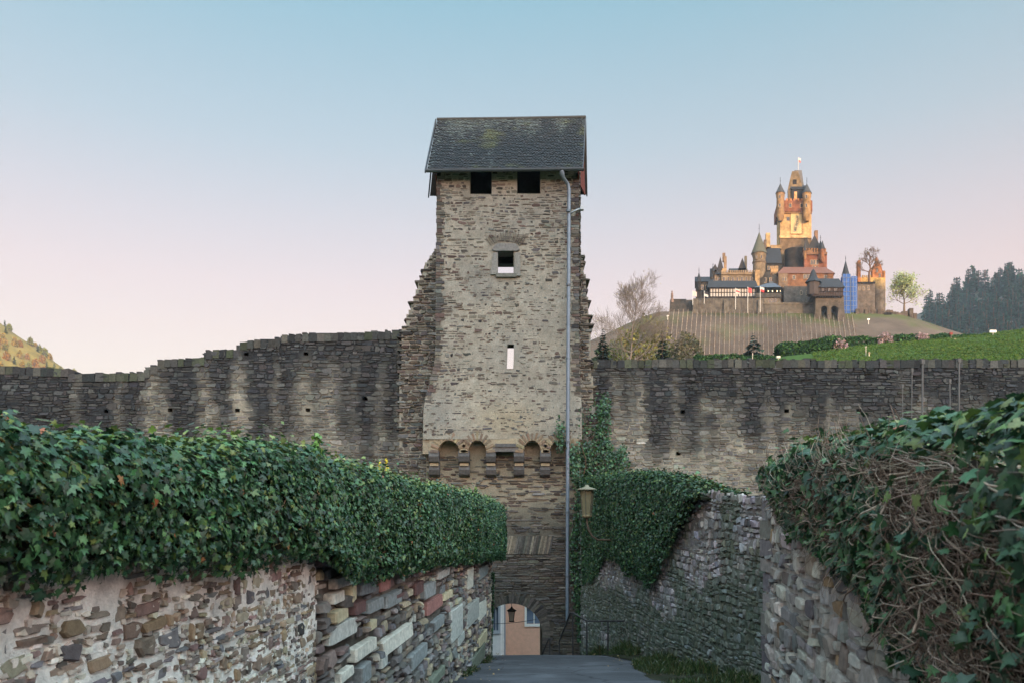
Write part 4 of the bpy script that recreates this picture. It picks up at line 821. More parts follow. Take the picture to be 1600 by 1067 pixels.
# ---------------------------------------------------------------- trees
def grow(b, rng, p, d, L_, r, lev, tips, col, nseg=4, up=.12, kids=(3,5), spread=.75, rmin=.012):
    pts = [p]; q = d.copy(); x = p.copy()
    for _ in range(nseg):
        q = q+rng.normal(0,.11,3)+np.array([0,0,up*.25]); q /= np.linalg.norm(q); x = x+q*L_/nseg; pts.append(x)
    pts = np.array(pts); b.tube(pts, np.linspace(r, max(r*.5, rmin*.7), nseg+1), 6 if r > .08 else 4 if r > .03 else 3, col*(rng.uniform(.85,1.15)), 0, cap=False)
    if lev == 0: tips.append((pts[-1], q)); return
    n = rng.integers(*kids)+ (1 if lev > 2 else 0)
    for k in range(n):
        t = 1-.62*(k/n)**1.1 if k else 1.0; i = t*nseg; a = pts[int(min(i, nseg-1e-6))]; a = a+(pts[min(int(i)+1,nseg)]-a)*(i-int(i)) if int(i) < nseg else pts[-1]
        v = rng.normal(0,1,3); v -= v.dot(q)*q; v /= np.linalg.norm(v)
        s = spread*rng.uniform(.6,1.2)*(.4 if k == 0 else 1); nd = q+v*s+np.array([0,0,up]); nd /= np.linalg.norm(nd)
        grow(b, rng, a, nd, L_*rng.uniform(.62,.82), max(r*.55, rmin), lev-1, tips, col, max(3,nseg-1), up, kids, spread, rmin)
def cards(b, rng, P, size, col, flat=0.0):
    n = len(P); nr = rng.normal(0,1,(n,3)); nr[:,2] += flat; nr /= np.linalg.norm(nr,axis=1,keepdims=True); t = rng.normal(0,1,(n,3)); t -= (t*nr).sum(1,keepdims=True)*nr; t /= np.linalg.norm(t,axis=1,keepdims=True); s = np.cross(nr,t)
    k = np.array([(-.5,0),(0,-.32),(.5,.05),(.05,.36)]); sz = np.broadcast_to(size,(n,))*rng.uniform(.6,1.4,n)
    V = P[:,None]+sz[:,None,None]*(t[:,None]*k[None,:,:1]+s[:,None]*k[None,:,1:]); b.add(V.reshape(-1,3), np.arange(n)[:,None]*4+np.arange(4), np.repeat(col,4,0))
def broadtree(name, loc, H, lab, seed, bark, leafc=None, ln=0, lsize=.3, lev=5, tr=.3, trunk=.32, spread=.75, cat='tree', rmin=.02, jit=.5, kids=(3,5), up=.12, nb=15, wide=.17):
    rng = np.random.default_rng(seed); root = empty(name, loc, lab, cat); b = MB(); tips = []
    base = np.array(loc, float); b.tube([base+(0,0,-1), base+(0,0,H*trunk*.5)+rng.normal(0,.1,3)*[1,1,0], base+(0,0,H*trunk)], [tr*1.3,tr,tr*.85], 8, rgb(bark))
    lp = [base+(0,0,H*trunk-.05)]
    for q in range(8): lp.append(lp[-1]+np.array([rng.normal(0,.018)*H, rng.normal(0,.018)*H, H*(1-trunk)*.11]))
    lp = np.array(lp); b.tube(lp, np.linspace(tr*.85, rmin, 9), 7, rgb(bark))
    for q in range(nb):
        t = q/nb; p = lp[int(t*7.5)]; a = q*2.4+rng.normal(0,.4); el = .35+.75*t+rng.normal(0,.1); dv = np.array([math.cos(a)*math.cos(el), math.sin(a)*math.cos(el), math.sin(el)])
        grow(b, rng, p, dv, H*wide*(1-.55*t)*rng.uniform(.75,1.1), tr*(.5-.35*t), lev, tips, rgb(bark), 4, up, kids, spread, rmin)
    b.build('trunk', M['bark'], root)
    if leafc:
        T_ = np.array([t[0] for t in tips]); P_ = T_[rng.integers(0,len(T_),ln)]+rng.normal(0,jit,(ln,3)); b = MB(); cards(b, rng, P_, lsize, pick(leafc, ln, rng, .25)); b.build('crown', M['foliage'], root)
    return root
def conifer(name, loc, H, wid, lab, seed, pal, group=None, tiers=22, per=9, cat='conifer', size=1.0):
    rng = np.random.default_rng(seed); base = np.array(loc, float); root = empty(name, loc, lab, cat, group)
    b = MB(); b.tube([base+(0,0,-1), base+(0,0,H*.98)], [H*.018,.02], 6, rgb((78,64,52))); b.build('trunk', M['bark'], root)
    b = MB()
    for k in range(tiers):
        t = (k+rng.uniform(0,.6))/tiers; z = H*(.08+.92*t); r = wid*(1-t)**.85*rng.uniform(.75,1.15)+.08
        for j in range(max(4, int(per*(1-t*.5)))):
            a = rng.uniform(0,6.28); rr = r*rng.uniform(.7,1.15); dr = rng.uniform(.12,.4)*rr; w = rr*.24+.05
            ca, sa = math.cos(a), math.sin(a); f = lambda q, s, dz: base+np.array([ca*q-sa*s, sa*q+ca*s, z+dz]); c = pick(pal,1,rng,.25)[0]
            b.add([f(0,0,.1*H/tiers),f(rr*.5,w,-dr*.35),f(rr,0,-dr),f(rr*.5,-w,-dr*.45)], [(0,1,2,3)], c)
            for m_ in range(2):
                q = rr*rng.uniform(.35,.9); s = w*rng.uniform(-1,1); b.add([f(q*.7,0,-dr*.3),f(q+.15*rr,s,-dr*.7+rng.normal(0,.05)),f(q,s*1.2,-dr*.7-.22*rr)], [(0,1,2)], c*.9)
    b.build('crown', M['needle'], root); return root
def bush(name, loc, sx, sy, sz, lab, seed, pal, n, ls, cat='shrub', group=None, gappy=.0):
    rng = np.random.default_rng(seed); base = np.array(loc, float); root = empty(name, loc, lab, cat, group)
    v = rng.normal(0,1,(n,3)); v /= np.linalg.norm(v,axis=1,keepdims=True); v[:,2] = np.abs(v[:,2]); r = rng.uniform(.45,1,n)**.5*(.72+.55*fbm(v[:,0]*2.2+v[:,2]*1.7+seed, v[:,1]*2.2, seed))
    P_ = base+v*r[:,None]*[sx,sy,sz]; b = MB(); cards(b, rng, P_, ls, pick(pal, n, rng, .25), .3); b.build('crown', M['foliage'], root)
    b = MB()
    for _ in range(14):
        a = rng.uniform(0,6.28); e = base+np.array([math.cos(a)*sx*.7*rng.random(), math.sin(a)*sy*.7*rng.random(), sz*rng.uniform(.5,.85)]); b.tube([base+rng.normal(0,.15,3)*[1,1,0]+(0,0,-.4), (base+e)/2+rng.normal(0,.1,3), e], [.06,.04,.015], 4, rgb((96,80,66)))
    b.build('branches', M['bark'], root); return root
def onto(fn, px, Y): x = (px-800)/F*Y; return np.array([x, Y, float(fn(np.array(x), np.array(float(Y))))])
def at(px, py, Y): return W(px, py, Y)

b0 = at(984, 590, 138); broadtree('bare_tree', b0, 17.5, 'tall bare leafless tree standing left of the vineyard beside the gate tower', 4, (118,110,106), [(150,146,104),(134,128,96)], 350, .2, 4, .2, .16, .7, rmin=.014, up=.16, nb=22, wide=.235)
c1 = conifer('conifer', at(942, 585, 120), at(942,512,120)[2]-at(942,585,120)[2], 2.1, 'small dark conifer right against the flank of the gate tower', 5, [(40,58,52),(50,70,58),(34,50,48)], tiers=26, per=12)
c2 = conifer('conifer', at(1035, 590, 150), at(1035,503,150)[2]-at(1035,590,150)[2], 1.9, 'slim dark conifer between the bare tree and the vineyard rows', 6, [(38,58,50),(46,66,54),(30,48,44)], tiers=28, per=12)
c3 = conifer('pine_tree', at(1177, 580, 150), at(1177,519,150)[2]-at(1177,580,150)[2], 3.6, 'broad low dark pine standing in front of the vineyard slope', 7, [(44,66,62),(54,78,70),(38,56,56)], tiers=16, per=12)
bush('shrub', at(1000, 580, 165), 7.5, 5, 11, 'large yellow green budding shrub behind the bare tree', 9, [(104,104,56),(92,96,54),(114,110,64)], 2600, .7)
bush('shrub', at(1074, 580, 160), 4.0, 4, 8.3, 'rounded olive grey shrub at the lower left edge of the vineyard', 10, [(78,80,56),(68,72,54),(90,86,64)], 2200, .5)
bush('shrub', at(962, 580, 150), 2.6, 3, 6, 'low olive bush between the dark conifer and the bare tree', 19, [(104,110,62),(90,98,58)], 900, .5)
broadtree('roundish_tree', at(1413, 487, 315), 16, 'round pale green budding tree standing right of the castle', 12, (112,98,82), [(160,172,118),(146,160,108),(172,180,132)], 3000, .6, 3, .4, .2, .85, rmin=.05, jit=.9, nb=14, wide=.24)

# hedges on the meadow
def hedge(path, h, wid, lab, seed, pal, n, ls, name='hedge'):
    rng = np.random.default_rng(seed); p = np.array(path); root = empty(name, p.mean(0)*[1,1,0]+[0,0,p[:,2].min()], lab, 'hedge'); seg = np.linalg.norm(np.diff(p[:,:2],axis=0),axis=1); cum = np.concatenate([[0],np.cumsum(seg)])
    s = rng.uniform(0,cum[-1],n); c = np.stack([np.interp(s,cum,p[:,i]) for i in range(3)],-1); th = rng.uniform(-.1,math.pi+.1,n); lump = .72+.6*fbm(s*.45,th*.8,seed); hh = np.interp(s,cum,np.broadcast_to(h,(len(p),)))
    rr = rng.uniform(.8,1,n)*lump; P_ = c+np.stack([0*th,-np.cos(th)*wid*rr,np.sin(th)*hh*rr],-1); b = MB(); cards(b, rng, P_, ls, pick(pal,n,rng,.28), .3); b.build('leaves', M['foliage'], root)
    b = MB(); m = 40; ss = np.linspace(0,cum[-1],m)
    V = []
    for q in ss:
        c = np.array([np.interp(q,cum,p[:,i]) for i in range(3)]); hh = np.interp(q,cum,np.broadcast_to(h,(len(p),)))
        V += [c+(0,-math.cos(t)*wid*.72,math.sin(t)*hh*.68*(.8+.3*float(vn(q*.5,t,seed)))) for t in np.linspace(0,math.pi,7)]
    b.add(V, [(i*7+j,i*7+7+j,i*7+8+j,i*7+j+1) for i in range(m-1) for j in range(6)], rgb(pal[0])*.55); b.build('branches', M['foliage'], root)  # closed hull of darkened leaf colour stands in for the shaded inside
HG = [(40,70,40),(52,84,46),(34,60,38),(62,92,50)]
hedge([at(1214,562,132),at(1260,560,132),at(1312,555,132)], [2.6,3.4,3.4], 2, 'tall dark green clipped hedge at the left end of the meadow', 1, HG, 5200, .42)
hedge([at(1312,554,133),at(1400,546,134),at(1445,541,136),at(1530,531,138)], [2.6,2.4,2.0,.9], 1.6, 'long lower dark hedge running up along the top of the meadow', 2, HG, 5200, .42)
hedge([at(1085,572,128),at(1130,572,128),at(1212,574,128)], [2.1,1.9,1.8], 1.4, 'low dark hedge just above the town wall below the vineyard', 3, HG, 3400, .38)
PK = [(166,140,144),(150,124,128),(176,154,154),(116,104,92)]
bush('blossom_shrub', at(1314,557,130.5), 1.5, 1.3, 3.1, 'pink blossoming shrub at the left between the two hedges', 31, PK, 700, .3)
bush('blossom_shrub', at(1384,545,132), 1.7, 1.3, 2.9, 'widest pink blossoming shrub in the middle of the long hedge', 32, PK, 700, .3)
bush('blossom_shrub', at(1441,535,134), 1.3, 1.2, 1.7, 'small pale pink blossoming shrub at the right end of the hedge', 33, PK, 400, .3)

# lamps and signs on the meadow
def meadowpost(px, y0, y1, Y, w, col, name, lab, cat, head=None, hc=(160,156,146)):
    r = empty(name, at(px,y1,Y), lab, cat); b = MB(); b.tube([at(px,y1+3,Y), at(px,y0,Y)], w, 6, rgb(col)); b.build('post', M['metal'], r)
    if head:
        b = MB(); hw, hh, dp = head; t = at(px,y0,Y); b.hexa(np.array([(t[0]-hw,Y-dp,t[2]-hh),(t[0]+hw,Y-dp,t[2]-hh),(t[0]+hw,Y+dp,t[2]-hh),(t[0]-hw,Y+dp,t[2]-hh),(t[0]-hw,Y-dp,t[2]),(t[0]+hw,Y-dp,t[2]),(t[0]+hw,Y+dp,t[2]),(t[0]-hw,Y+dp,t[2])]), rgb(hc)); b.build('head', M['paint'], r)
meadowpost(1353,541,556,119,.05,(180,176,168),'path_light','thin twin headed white path light on the meadow','path light',(.14,.12,.06))
meadowpost(1358,550,556,118.5,.08,(190,186,170),'path_light','short stubby cream path light beside the taller twin headed one','path light',(.13,.3,.1),(140,130,108))
meadowpost(1492,529,534,128,.08,(190,186,170),'path_light','short stubby cream path light near the red box','path light',(.13,.3,.1),(140,130,108))
meadowpost(1486,519.5,531,129,.07,(96,90,84),'post_box','small dark red box on a post at the top of the meadow','box',(.22,.4,.15),(130,58,54))
meadowpost(1551.5,516,524,128,.06,(150,150,150),'notice_board','white notice board on a post on the meadow skyline','sign',(.55,.4,.06),(226,232,230))
meadowpost(1176,551,563,127,.05,(190,186,180),'garden_post','thin pale post above the low hedge under the pine','post')
meadowpost(1216,556,564,126,.06,(180,176,172),'garden_post','stubby pale post with cap at the foot of the tall hedge','post',(.3,.35,.2),(200,196,190))
meadowpost(1043,493,497,285,.12,(200,198,190),'notice_board','small white board at the left upper corner of the vineyard','sign',(.4,.4,.1),(226,226,220))
meadowpost(1357,498,504,284,.12,(200,198,190),'notice_board','small white board right of the gatehouse foot','sign',(.45,.5,.1),(222,226,226))

# vine rows running up the slope
rows = np.linspace(1046, 1330, 40)
for i, px in enumerate(rows):
    x1 = (px-800)/F*292; b = MB(); ang = (px-1165)/420.
    ysr = np.linspace(297 if px < 1230 else 291, 232, 20); tt_ = (297-ysr)/65.; xs_r = (px-800+(px-1165)*.10*tt_)/F*ysr; zs = mound(xs_r, ysr)
    for x, y, z in zip(xs_r, ysr, zs): b.box((x-.045,y-.045,z-.5),(x+.045,y+.045,z+1.5), rgb((176,160,144))*R.uniform(.8,1.1))
    for hgt in (.6, 1.0, 1.4): b.tube(np.stack([xs_r,ysr,zs+hgt],-1), .035, 3, rgb((150,136,122)), cap=False)
    P_ = np.repeat(np.stack([xs_r,ysr,zs],-1),5,0)+R.normal(0,1,(100,3))*[.12,1.5,0]
    for q in P_: z = float(mound(q[0],q[1])); b.tube([(q[0],q[1],z-.2),(q[0]+R.normal(0,.1),q[1],z+.7),(q[0]+R.normal(0,.2),q[1]+R.normal(0,.6),z+1.1)], [.05,.04,.02], 3, rgb((104,84,70)), cap=False)
    tag(b.build('vine_row', M['wood']), 'row of bare vines on pale stakes running up the slope below the castle', 'vine row', 'vine rows below the castle')

# far wooded hills
def cone_hill(fn, xr, yr, n, name, col, m): gridmesh(np.linspace(*xr, n), np.linspace(*yr, n), fn, col, name, m)
def fhill(X, Y): return np.maximum(-12, 203+12*sstep(390,520,X)-np.maximum(0, 430-X)*.42-np.abs(Y-720)*.42+4*(fbm(X*.03,Y*.03,3)-.5))
cone_hill(fhill, (60,1000), (440,1100), 100, 'wooded_hill', lambda X,Y,Z: pick([(110,98,96),(98,92,88),(90,92,84)], len(X), R, .08), M['hill'])
rng = np.random.default_rng(50)
protoF = [conifer('fir_tree', (0,0,-50), 1, .2, 'dark bluish fir in the wood on the hill right of the castle', 60+i, [(26,66,58),(38,78,66),(22,54,50)], 'firs on the hill right of the castle', tiers=15, per=8) for i in range(3)]
spots = []
for px in np.linspace(1446, 1640, 84):
    px = px+rng.normal(0,2.5); Y = rng.uniform(640,720); spots.append((px, Y, rng.uniform(17,25)))
for px in np.linspace(1455, 1640, 84): spots.append((px+rng.normal(0,3), rng.uniform(590,650), rng.uniform(15,22)))
for px in np.linspace(1448, 1640, 60): spots.append((px+rng.normal(0,4), rng.uniform(560,600), rng.uniform(13,19)))
for i, (px, Y, H_) in enumerate(spots):
    p = onto(fhill, px, Y); o = protoF[i] if i < 3 else dup(protoF[i%3], p); o.location = p-(0,0,1); w = rng.uniform(.8,1.25); o.scale = (H_*w,H_*w,H_); o.rotation_euler = (0,0,rng.uniform(0,6))
# brown leafless scrub low on that hill
n = 26000; px = rng.uniform(1440,1680,n); Y = rng.uniform(470,590,n); X = (px-800)/F*Y; hgt = rng.uniform(0,1,n)**.7*7*(.4+fbm(X*.12,Y*.12,7)); P_ = np.stack([X,Y,fhill(X,Y)+hgt],-1); b = MB()
cards(b, rng, P_, 2.0, pick([(124,108,108),(110,98,98),(104,104,88),(134,120,116)], n, rng, .18)); tag(b.build('scrub', M['foliage']), kind='stuff')
def lhill(X, Y): return np.maximum(-12, 262-np.maximum(0, X+640)*.72-np.abs(Y-840)*.35+6*(fbm(X*.02,Y*.02,13)-.5))
cone_hill(lhill, (-1150,-180), (500,1300), 90, 'wooded_hill', lambda X,Y,Z: rgb((124,106,54))*(.75+.5*fbm(X*.02,Y*.02,8))[:,None], M['hill'])
protoL = []
for i, pal in enumerate(([(160,132,60),(144,124,58)], [(116,118,58),(128,126,62)], [(158,112,56),(144,114,60)])):
    t = bush('autumn_tree', (0,0,-50), .36, .36, 1.0, 'round sunlit autumn tree on the far hillside at the left edge', 70+i, pal, 420, .16, 'tree', 'autumn trees on the far left hill'); protoL.append(t)
protoC = conifer('fir_tree', (0,0,-50), 1, .2, 'dark fir among the sunlit trees of the far left hill', 75, [(92,100,58),(78,90,56)], 'firs on the far left hill', tiers=13, per=8)
k = 0
for i in range(190):
    px = rng.uniform(-60,140); Y = rng.uniform(640,850); p = onto(lhill, px, Y); H_ = rng.uniform(7,11)
    if i % 4 == 0: o = protoC if k == 0 else dup(protoC, p); k += 1; o.scale = (H_*1.1,)*3
    else: o = protoL[i%3] if protoL[i%3].location[2] == -50 else dup(protoL[i%3], p); o.scale = (H_,)*3
    o.location = p-(0,0,1.5); o.rotation_euler = (0,0,rng.uniform(0,6))

# grass blades and clumps over the meadow
rng = np.random.default_rng(91); n = 26000; Y = rng.uniform(96,131,n); px = rng.uniform(1270,1680,n); X = (px-800)/F*Y; z = meadow(X,Y); h = rng.uniform(.08,.26,n)*(.4+fbm(X*.4,Y*.2,3)); a = rng.uniform(0,3.14,n)
p0 = np.stack([X,Y,z-.03],-1); sd = np.stack([np.cos(a),np.sin(a),0*a],-1)*.13; V = np.stack([p0-sd,p0+sd,p0+sd*.5+np.stack([rng.normal(0,.1,n),0*a,h],-1),p0-sd*.4+np.stack([rng.normal(0,.1,n),0*a,h*.8],-1)],1)
b = MB(); b.add(V.reshape(-1,3), np.arange(n)[:,None]*4+np.arange(4), np.repeat(pick([(56,82,33),(64,90,36),(52,78,33),(76,92,44)], n, rng, .1)*(.75+.5*fbm(X*.06,Y*.3,9))[:,None],4,0)); tag(b.build('grass', M['grass']), kind='stuff')
HAZE = 0.00016
# ---------------------------------------------------------------- the castle on the hill
def Z3(zx, zy, Y): return W(1020+zx/3.557, 240+zy/3.557, Y)
SL = (61,57,53); SD = (53,50,48); BR = (124, 80, 60); TAN = (180, 148, 104); RF = (30,30,36)
def blockw(b, x0, x1, y0, y1, Y, dep, col=SL, zb=None, m=0, bat=0.0):
    a, c = Z3(x0, y0, Y), Z3(x1, y1, Y); z0 = c[2] if zb is None else zb
    b.hexa(np.array([(a[0]-bat,Y-bat,z0),(c[0]+bat,Y-bat,z0),(c[0]+bat,Y+dep,z0),(a[0]-bat,Y+dep,z0),(a[0],Y,a[2]),(c[0],Y,a[2]),(c[0],Y+dep,a[2]),(a[0],Y+dep,a[2])]), rgb(col), m)
def gable(b, x0, x1, ye, yr, Y, dep, col=RF, hip=0.0, ov=.5, m=0):
    a, c = Z3(x0, ye, Y), Z3(x1, ye, Y); rz = Z3(x0, yr, Y+dep/2)[2]; ym = Y+dep/2; w = (c[0]-a[0])*hip
    V = [(a[0]-ov,Y-ov,a[2]),(c[0]+ov,Y-ov,a[2]),(c[0]+ov,Y+dep+ov,a[2]),(a[0]-ov,Y+dep+ov,a[2]),(a[0]-ov+w,ym,rz),(c[0]+ov-w,ym,rz)]
    b.add(V, [(0,1,5,4),(2,3,4,5),(1,2,5),(3,0,4),(3,2,1,0)], rgb(col), m)
def gable_y(b, x0, x1, ye, yr, Y, dep, col=RF, ov=.4, m=0):       # ridge runs away from the viewer
    a, c = Z3(x0, ye, Y), Z3(x1, ye, Y); rz = Z3(x0, yr, Y)[2]; xm = (a[0]+c[0])/2
    b.add([(a[0]-ov,Y-ov,a[2]),(c[0]+ov,Y-ov,a[2]),(xm,Y-ov,rz),(a[0]-ov,Y+dep,a[2]),(c[0]+ov,Y+dep,a[2]),(xm,Y+dep,rz)], [(0,2,5,3),(1,4,5,2),(0,1,2),(3,5,4),(0,3,4,1)], rgb(col), m)
def turret(root, xc, half, ytop, ybot, ytip, Y, cyl=SL, cone=RF, fin=0, n=14, rings=True, mat_=None, name='turret', square=False):
    c = Z3(xc, ybot, Y); r = half/3.557*Y/F; H = Z3(xc, ytop, Y)[2]-c[2]; T_ = Z3(xc, ytip, Y)[2]-c[2]; c = c+(0,r*.9,0)
    b = MB(); b.lathe(c, [(r*.55,-r*1.2),(r*.98,0),(r*.98,H*.8),(r*1.1,H*.86),(r*1.1,H)], n, rgb(cyl)); o = b.build(name, M['far'], root)
    b = MB(); b.lathe(c, [(r*1.28,H-.1),(r*.62,H+(T_-H)*.5),(0.02,T_)], n, rgb(cone), smooth=False)
    if fin: b.tube([c+(0,0,T_-.2), c+(0,0,T_+fin)], .09, 4, rgb((43,41,43))); b.lathe(c+(0,0,T_+fin*.4), [(0,-.25),(.25,0),(0,.25)], 6, rgb((50,47,43)))
    if mat_ is not None: o2 = b.build('cone_roof', M['farroof'], o)
    else: o2 = b.build('cone_roof', M['farroof'], o)
    return o
def wins(root, lst, Y, w=.8, h=1.5, frame=(150,132,108), glass=(38,36,38), d=.0):
    for zx, zy in lst:
        c = Z3(zx, zy, Y-.06-d); b = MB(); f = .16
        b.box((c[0]-w/2-f,Y-.10-d,c[2]-h/2-f),(c[0]+w/2+f,Y+.1-d,c[2]-h/2),rgb(frame)); b.box((c[0]-w/2-f,Y-.10-d,c[2]+h/2),(c[0]+w/2+f,Y+.1-d,c[2]+h/2+f),rgb(frame))
        b.box((c[0]-w/2-f,Y-.09-d,c[2]-h/2),(c[0]-w/2,Y+.1-d,c[2]+h/2),rgb(frame)); b.box((c[0]+w/2,Y-.09-d,c[2]-h/2),(c[0]+w/2+f,Y+.1-d,c[2]+h/2),rgb(frame)); o = b.build('window', M['far'], root)
        b = MB(); b.box((c[0]-w/2,Y-.04-d,c[2]-h/2),(c[0]+w/2,Y+.05-d,c[2]+h/2),rgb(glass)); b.build('pane', M['glass'], o)
def merl(b, x0, x1, y, Y, n, dep=1.0, h=1.1, col=SL):
    for k in range(n):
        a, c = Z3(x0+(x1-x0)*k/n, y, Y), Z3(x0+(x1-x0)*(k+.58)/n, y, Y); b.box((a[0],Y-.05,a[2]-.02),(c[0],Y+dep,a[2]+h),rgb(col))
def root_at(name, zx, Y, lab, cat='castle building', zb=73):
    SHEAR[:] = [Y]                                          # the castle stands turned towards the lane
    p = Z3(zx, 800, Y); return empty(name, (p[0], p[1], zb), lab, cat)
G0 = 73.5
# keep
Y = 328; r = root_at('castle_keep', 795, Y, 'tall square castle keep lit orange by the sun, with corner turrets and a mosaic panel')
b = MB(); blockw(b, 708, 882, 318, 640, Y, 14, TAN, G0); blockw(b, 706, 884, 455, 470, Y-.5, 1, (180,150,108)); blockw(b, 707, 883, 470, 640, Y-.12, 1, (112,92,70), G0); b.build('wall', M['far'], r)
b = MB(); blockw(b, 698, 890, 262, 322, Y-1.0, 16, BR); 
for k in range(17): x = 699+k*11.4; blockw(b, x, x+6.5, 320, 333, Y-.8, 1.2, (150,112,80))
merl(b, 702, 888, 263, Y-1.0, 9, .9, .9, (176,120,84)); b.build('upper_storey', M['far'], r)
for x in (722, 870): turret(r, x, 22, 215, 345, 158, Y-3.5, (150,120,84) if x > 800 else (140,112,82), (60,56,54), 2.4)
b = MB(); a, c, d, e = Z3(748,258,Y+1), Z3(848,258,Y+1), Z3(808,97,Y+6), Z3(768,97,Y+6)
b.hexa(np.array([a,c,(c[0],Y+13,c[2]),(a[0],Y+13,a[2]),(e[0],Y+5.5,e[2]),(d[0],Y+5.5,d[2]),(d[0],Y+8,d[2]),(e[0],Y+8,e[2])]), rgb((92,84,78))); rf = b.build('roof', M['farroof'], r)
b = MB(); P5 = [Z3(x, y, Y+.6) for x, y in ((752,258),(838,258),(834,200),(818,140),(806,100),(772,100),(760,150),(750,200))]; b.extr(P5, (0,2.4,0), rgb((116,98,74))); b.box(tuple(Z3(776,172,Y+.5)), tuple(Z3(796,148,Y+.9)), rgb((40,36,36))); b.build('dormer_gable', M['far'], rf)
b = MB(); blockw(b, 772, 852, 186, 258, Y-.2, 3, RF); gable(b, 774, 848, 200, 178, Y-.2, 3, (46,44,48)); b.build('dormer_roof', M['farroof'], rf)
b = MB(); blockw(b, 788, 804, 213, 258, Y-.8, 2, (196,150,104)); b.build('chimney', M['far'], rf)
p = Z3(789, 97, Y+6.5); q = Z3(789, 22, Y+6.5); b = MB(); b.tube([p, q], .12, 5, rgb((200,190,180))); fp = b.build('flagpole', M['paint'], r)
def flagmesh(b, p, w, h, cols, rng):                           # cloth hanging in folds from the hoist at p
    n = 6; xs = np.linspace(0, w, n); m = len(cols)
    for k, c in enumerate(cols):
        V = []
        for i, x in enumerate(xs):
            o = .18*math.sin(i*1.7+k)*(i/n); dz = -.28*h*(i/n)**1.4
            V += [(p[0]+x, p[1]+o, p[2]+dz-h*k/m), (p[0]+x, p[1]+o+.05, p[2]+dz-h*(k+1)/m)]
        V2 = [(a, bb+.06, c_) for a, bb, c_ in V]
        b.add(V, [(2*i, 2*i+1, 2*i+3, 2*i+2) for i in range(n-1)], rgb(c)); b.add(V2, [(2*i+2, 2*i+3, 2*i+1, 2*i) for i in range(n-1)], rgb(c))
b = MB(); flagmesh(b, q+(0.1,0,-.2), 1.0, 1.9, [(206,190,186),(180,110,104)], R); b.build('flag', M['paint'], fp)
b = MB(); blockw(b, 764, 832, 326, 450, Y-.25, .4, (150,118,84)); pn = b.build('panel_frame', M['far'], r)
b = MB(); rng = np.random.default_rng(4); a, c = Z3(768, 330, Y-.3), Z3(828, 446, Y-.3); nx, nz = 16, 30
for i in range(nx):
    for j in range(nz):
        u, v = (i+.5)/nx, (j+.5)/nz; body = np.exp(-((u-.5-.12*math.sin(v*5))/.2)**2)*sstep(.05,.2,v)*sstep(.98,.85,v); n = fbm(u*6, v*9, 3)
        col = rgb((196,172,122))*(1-body)+rgb([(60,66,60),(112,84,60),(66,76,82),(150,138,110)][int(n*7) % 4])*body
        b.add([(a[0]+(c[0]-a[0])*(i+du)/nx, Y-.30, a[2]+(c[2]-a[2])*(j+dv)/nz) for du, dv in ((.03,.97),(.97,.97),(.97,.03),(.03,.03))], [(0,1,2,3)], col*rng.uniform(.85,1.12))
b.build('mosaic', M['paint'], pn)
wins(r, [(768,290),(830,290)], Y-1.0, 1.0, 1.6, TAN); wins(r, [(752,365)], Y, 1.1, 1.4); wins(r, [(722,290),(722,240),(870,290),(870,240)], Y-5.2, .6, 1.3)
wins(r, [(740,480),(850,478)], Y, .8, 1.3)
# great hall around the keep
Y = 318; r = root_at('great_hall', 700, Y, 'steep dark roofed hall with round stone apse at the foot of the keep')
b = MB(); c = Z3(776, 640, Y+6); rad = 62/3.557*Y/F; H = Z3(776,527,Y)[2]-c[2]; b.lathe(c+(0,0,-14), [(rad,0),(rad,H+14),(rad*1.04,H+14.2),(rad*1.04,H+15)], 24, rgb((61,57,55))); b.build('apse', M['far'], r)
b = MB(); blockw(b, 628, 715, 610, 660, Y, 12, SD, G0); b.build('wall', M['far'], r)
b = MB(); gable(b, 628, 712, 612, 512, Y, 12, (38,37,41), .05); 
b.build('roof', M['farroof'], r)
b = MB(); blockw(b, 640, 700, 510, 530, Y+5, 2, (147,122,90)); blockw(b, 616, 640, 442, 520, Y+4, 3, (164,139,101)); blockw(b, 614, 629, 480, 530, Y+1, 2, (90,77,67)); b.build('chimney', M['far'], r)
wins(r, [(645,637),(665,637),(690,637)], Y, .8, 1.4)
Y = 310; r = root_at('round_tower', 594, Y, 'slender round castle tower with tall pointed cone roof left of the keep', 'tower')
turret(r, 594, 36, 548, 660, 424, Y, (122,108,90), (78,75,60), 3.2, 20); b = MB(); c = Z3(594, 660, Y); b.lathe(c+(0,9,-14), [(8.4,0),(8.4,14.5)], 20, rgb(SL)); b.build('wall', M['far'], r)
b = MB(); c = Z3(594, 605, Y); rr = 36/3.557*Y/F; b.lathe((c[0],Y+rr*.9,c[2]), [(rr*1.0,0),(rr*1.09,.2),(rr*1.09,.8),(rr*1.0,1.0)], 20, rgb((104,90,75))); b.build('string_course', M['far'], r)
wins(r, [(580,575),(606,575)], Y-.4, .6, 1.2)
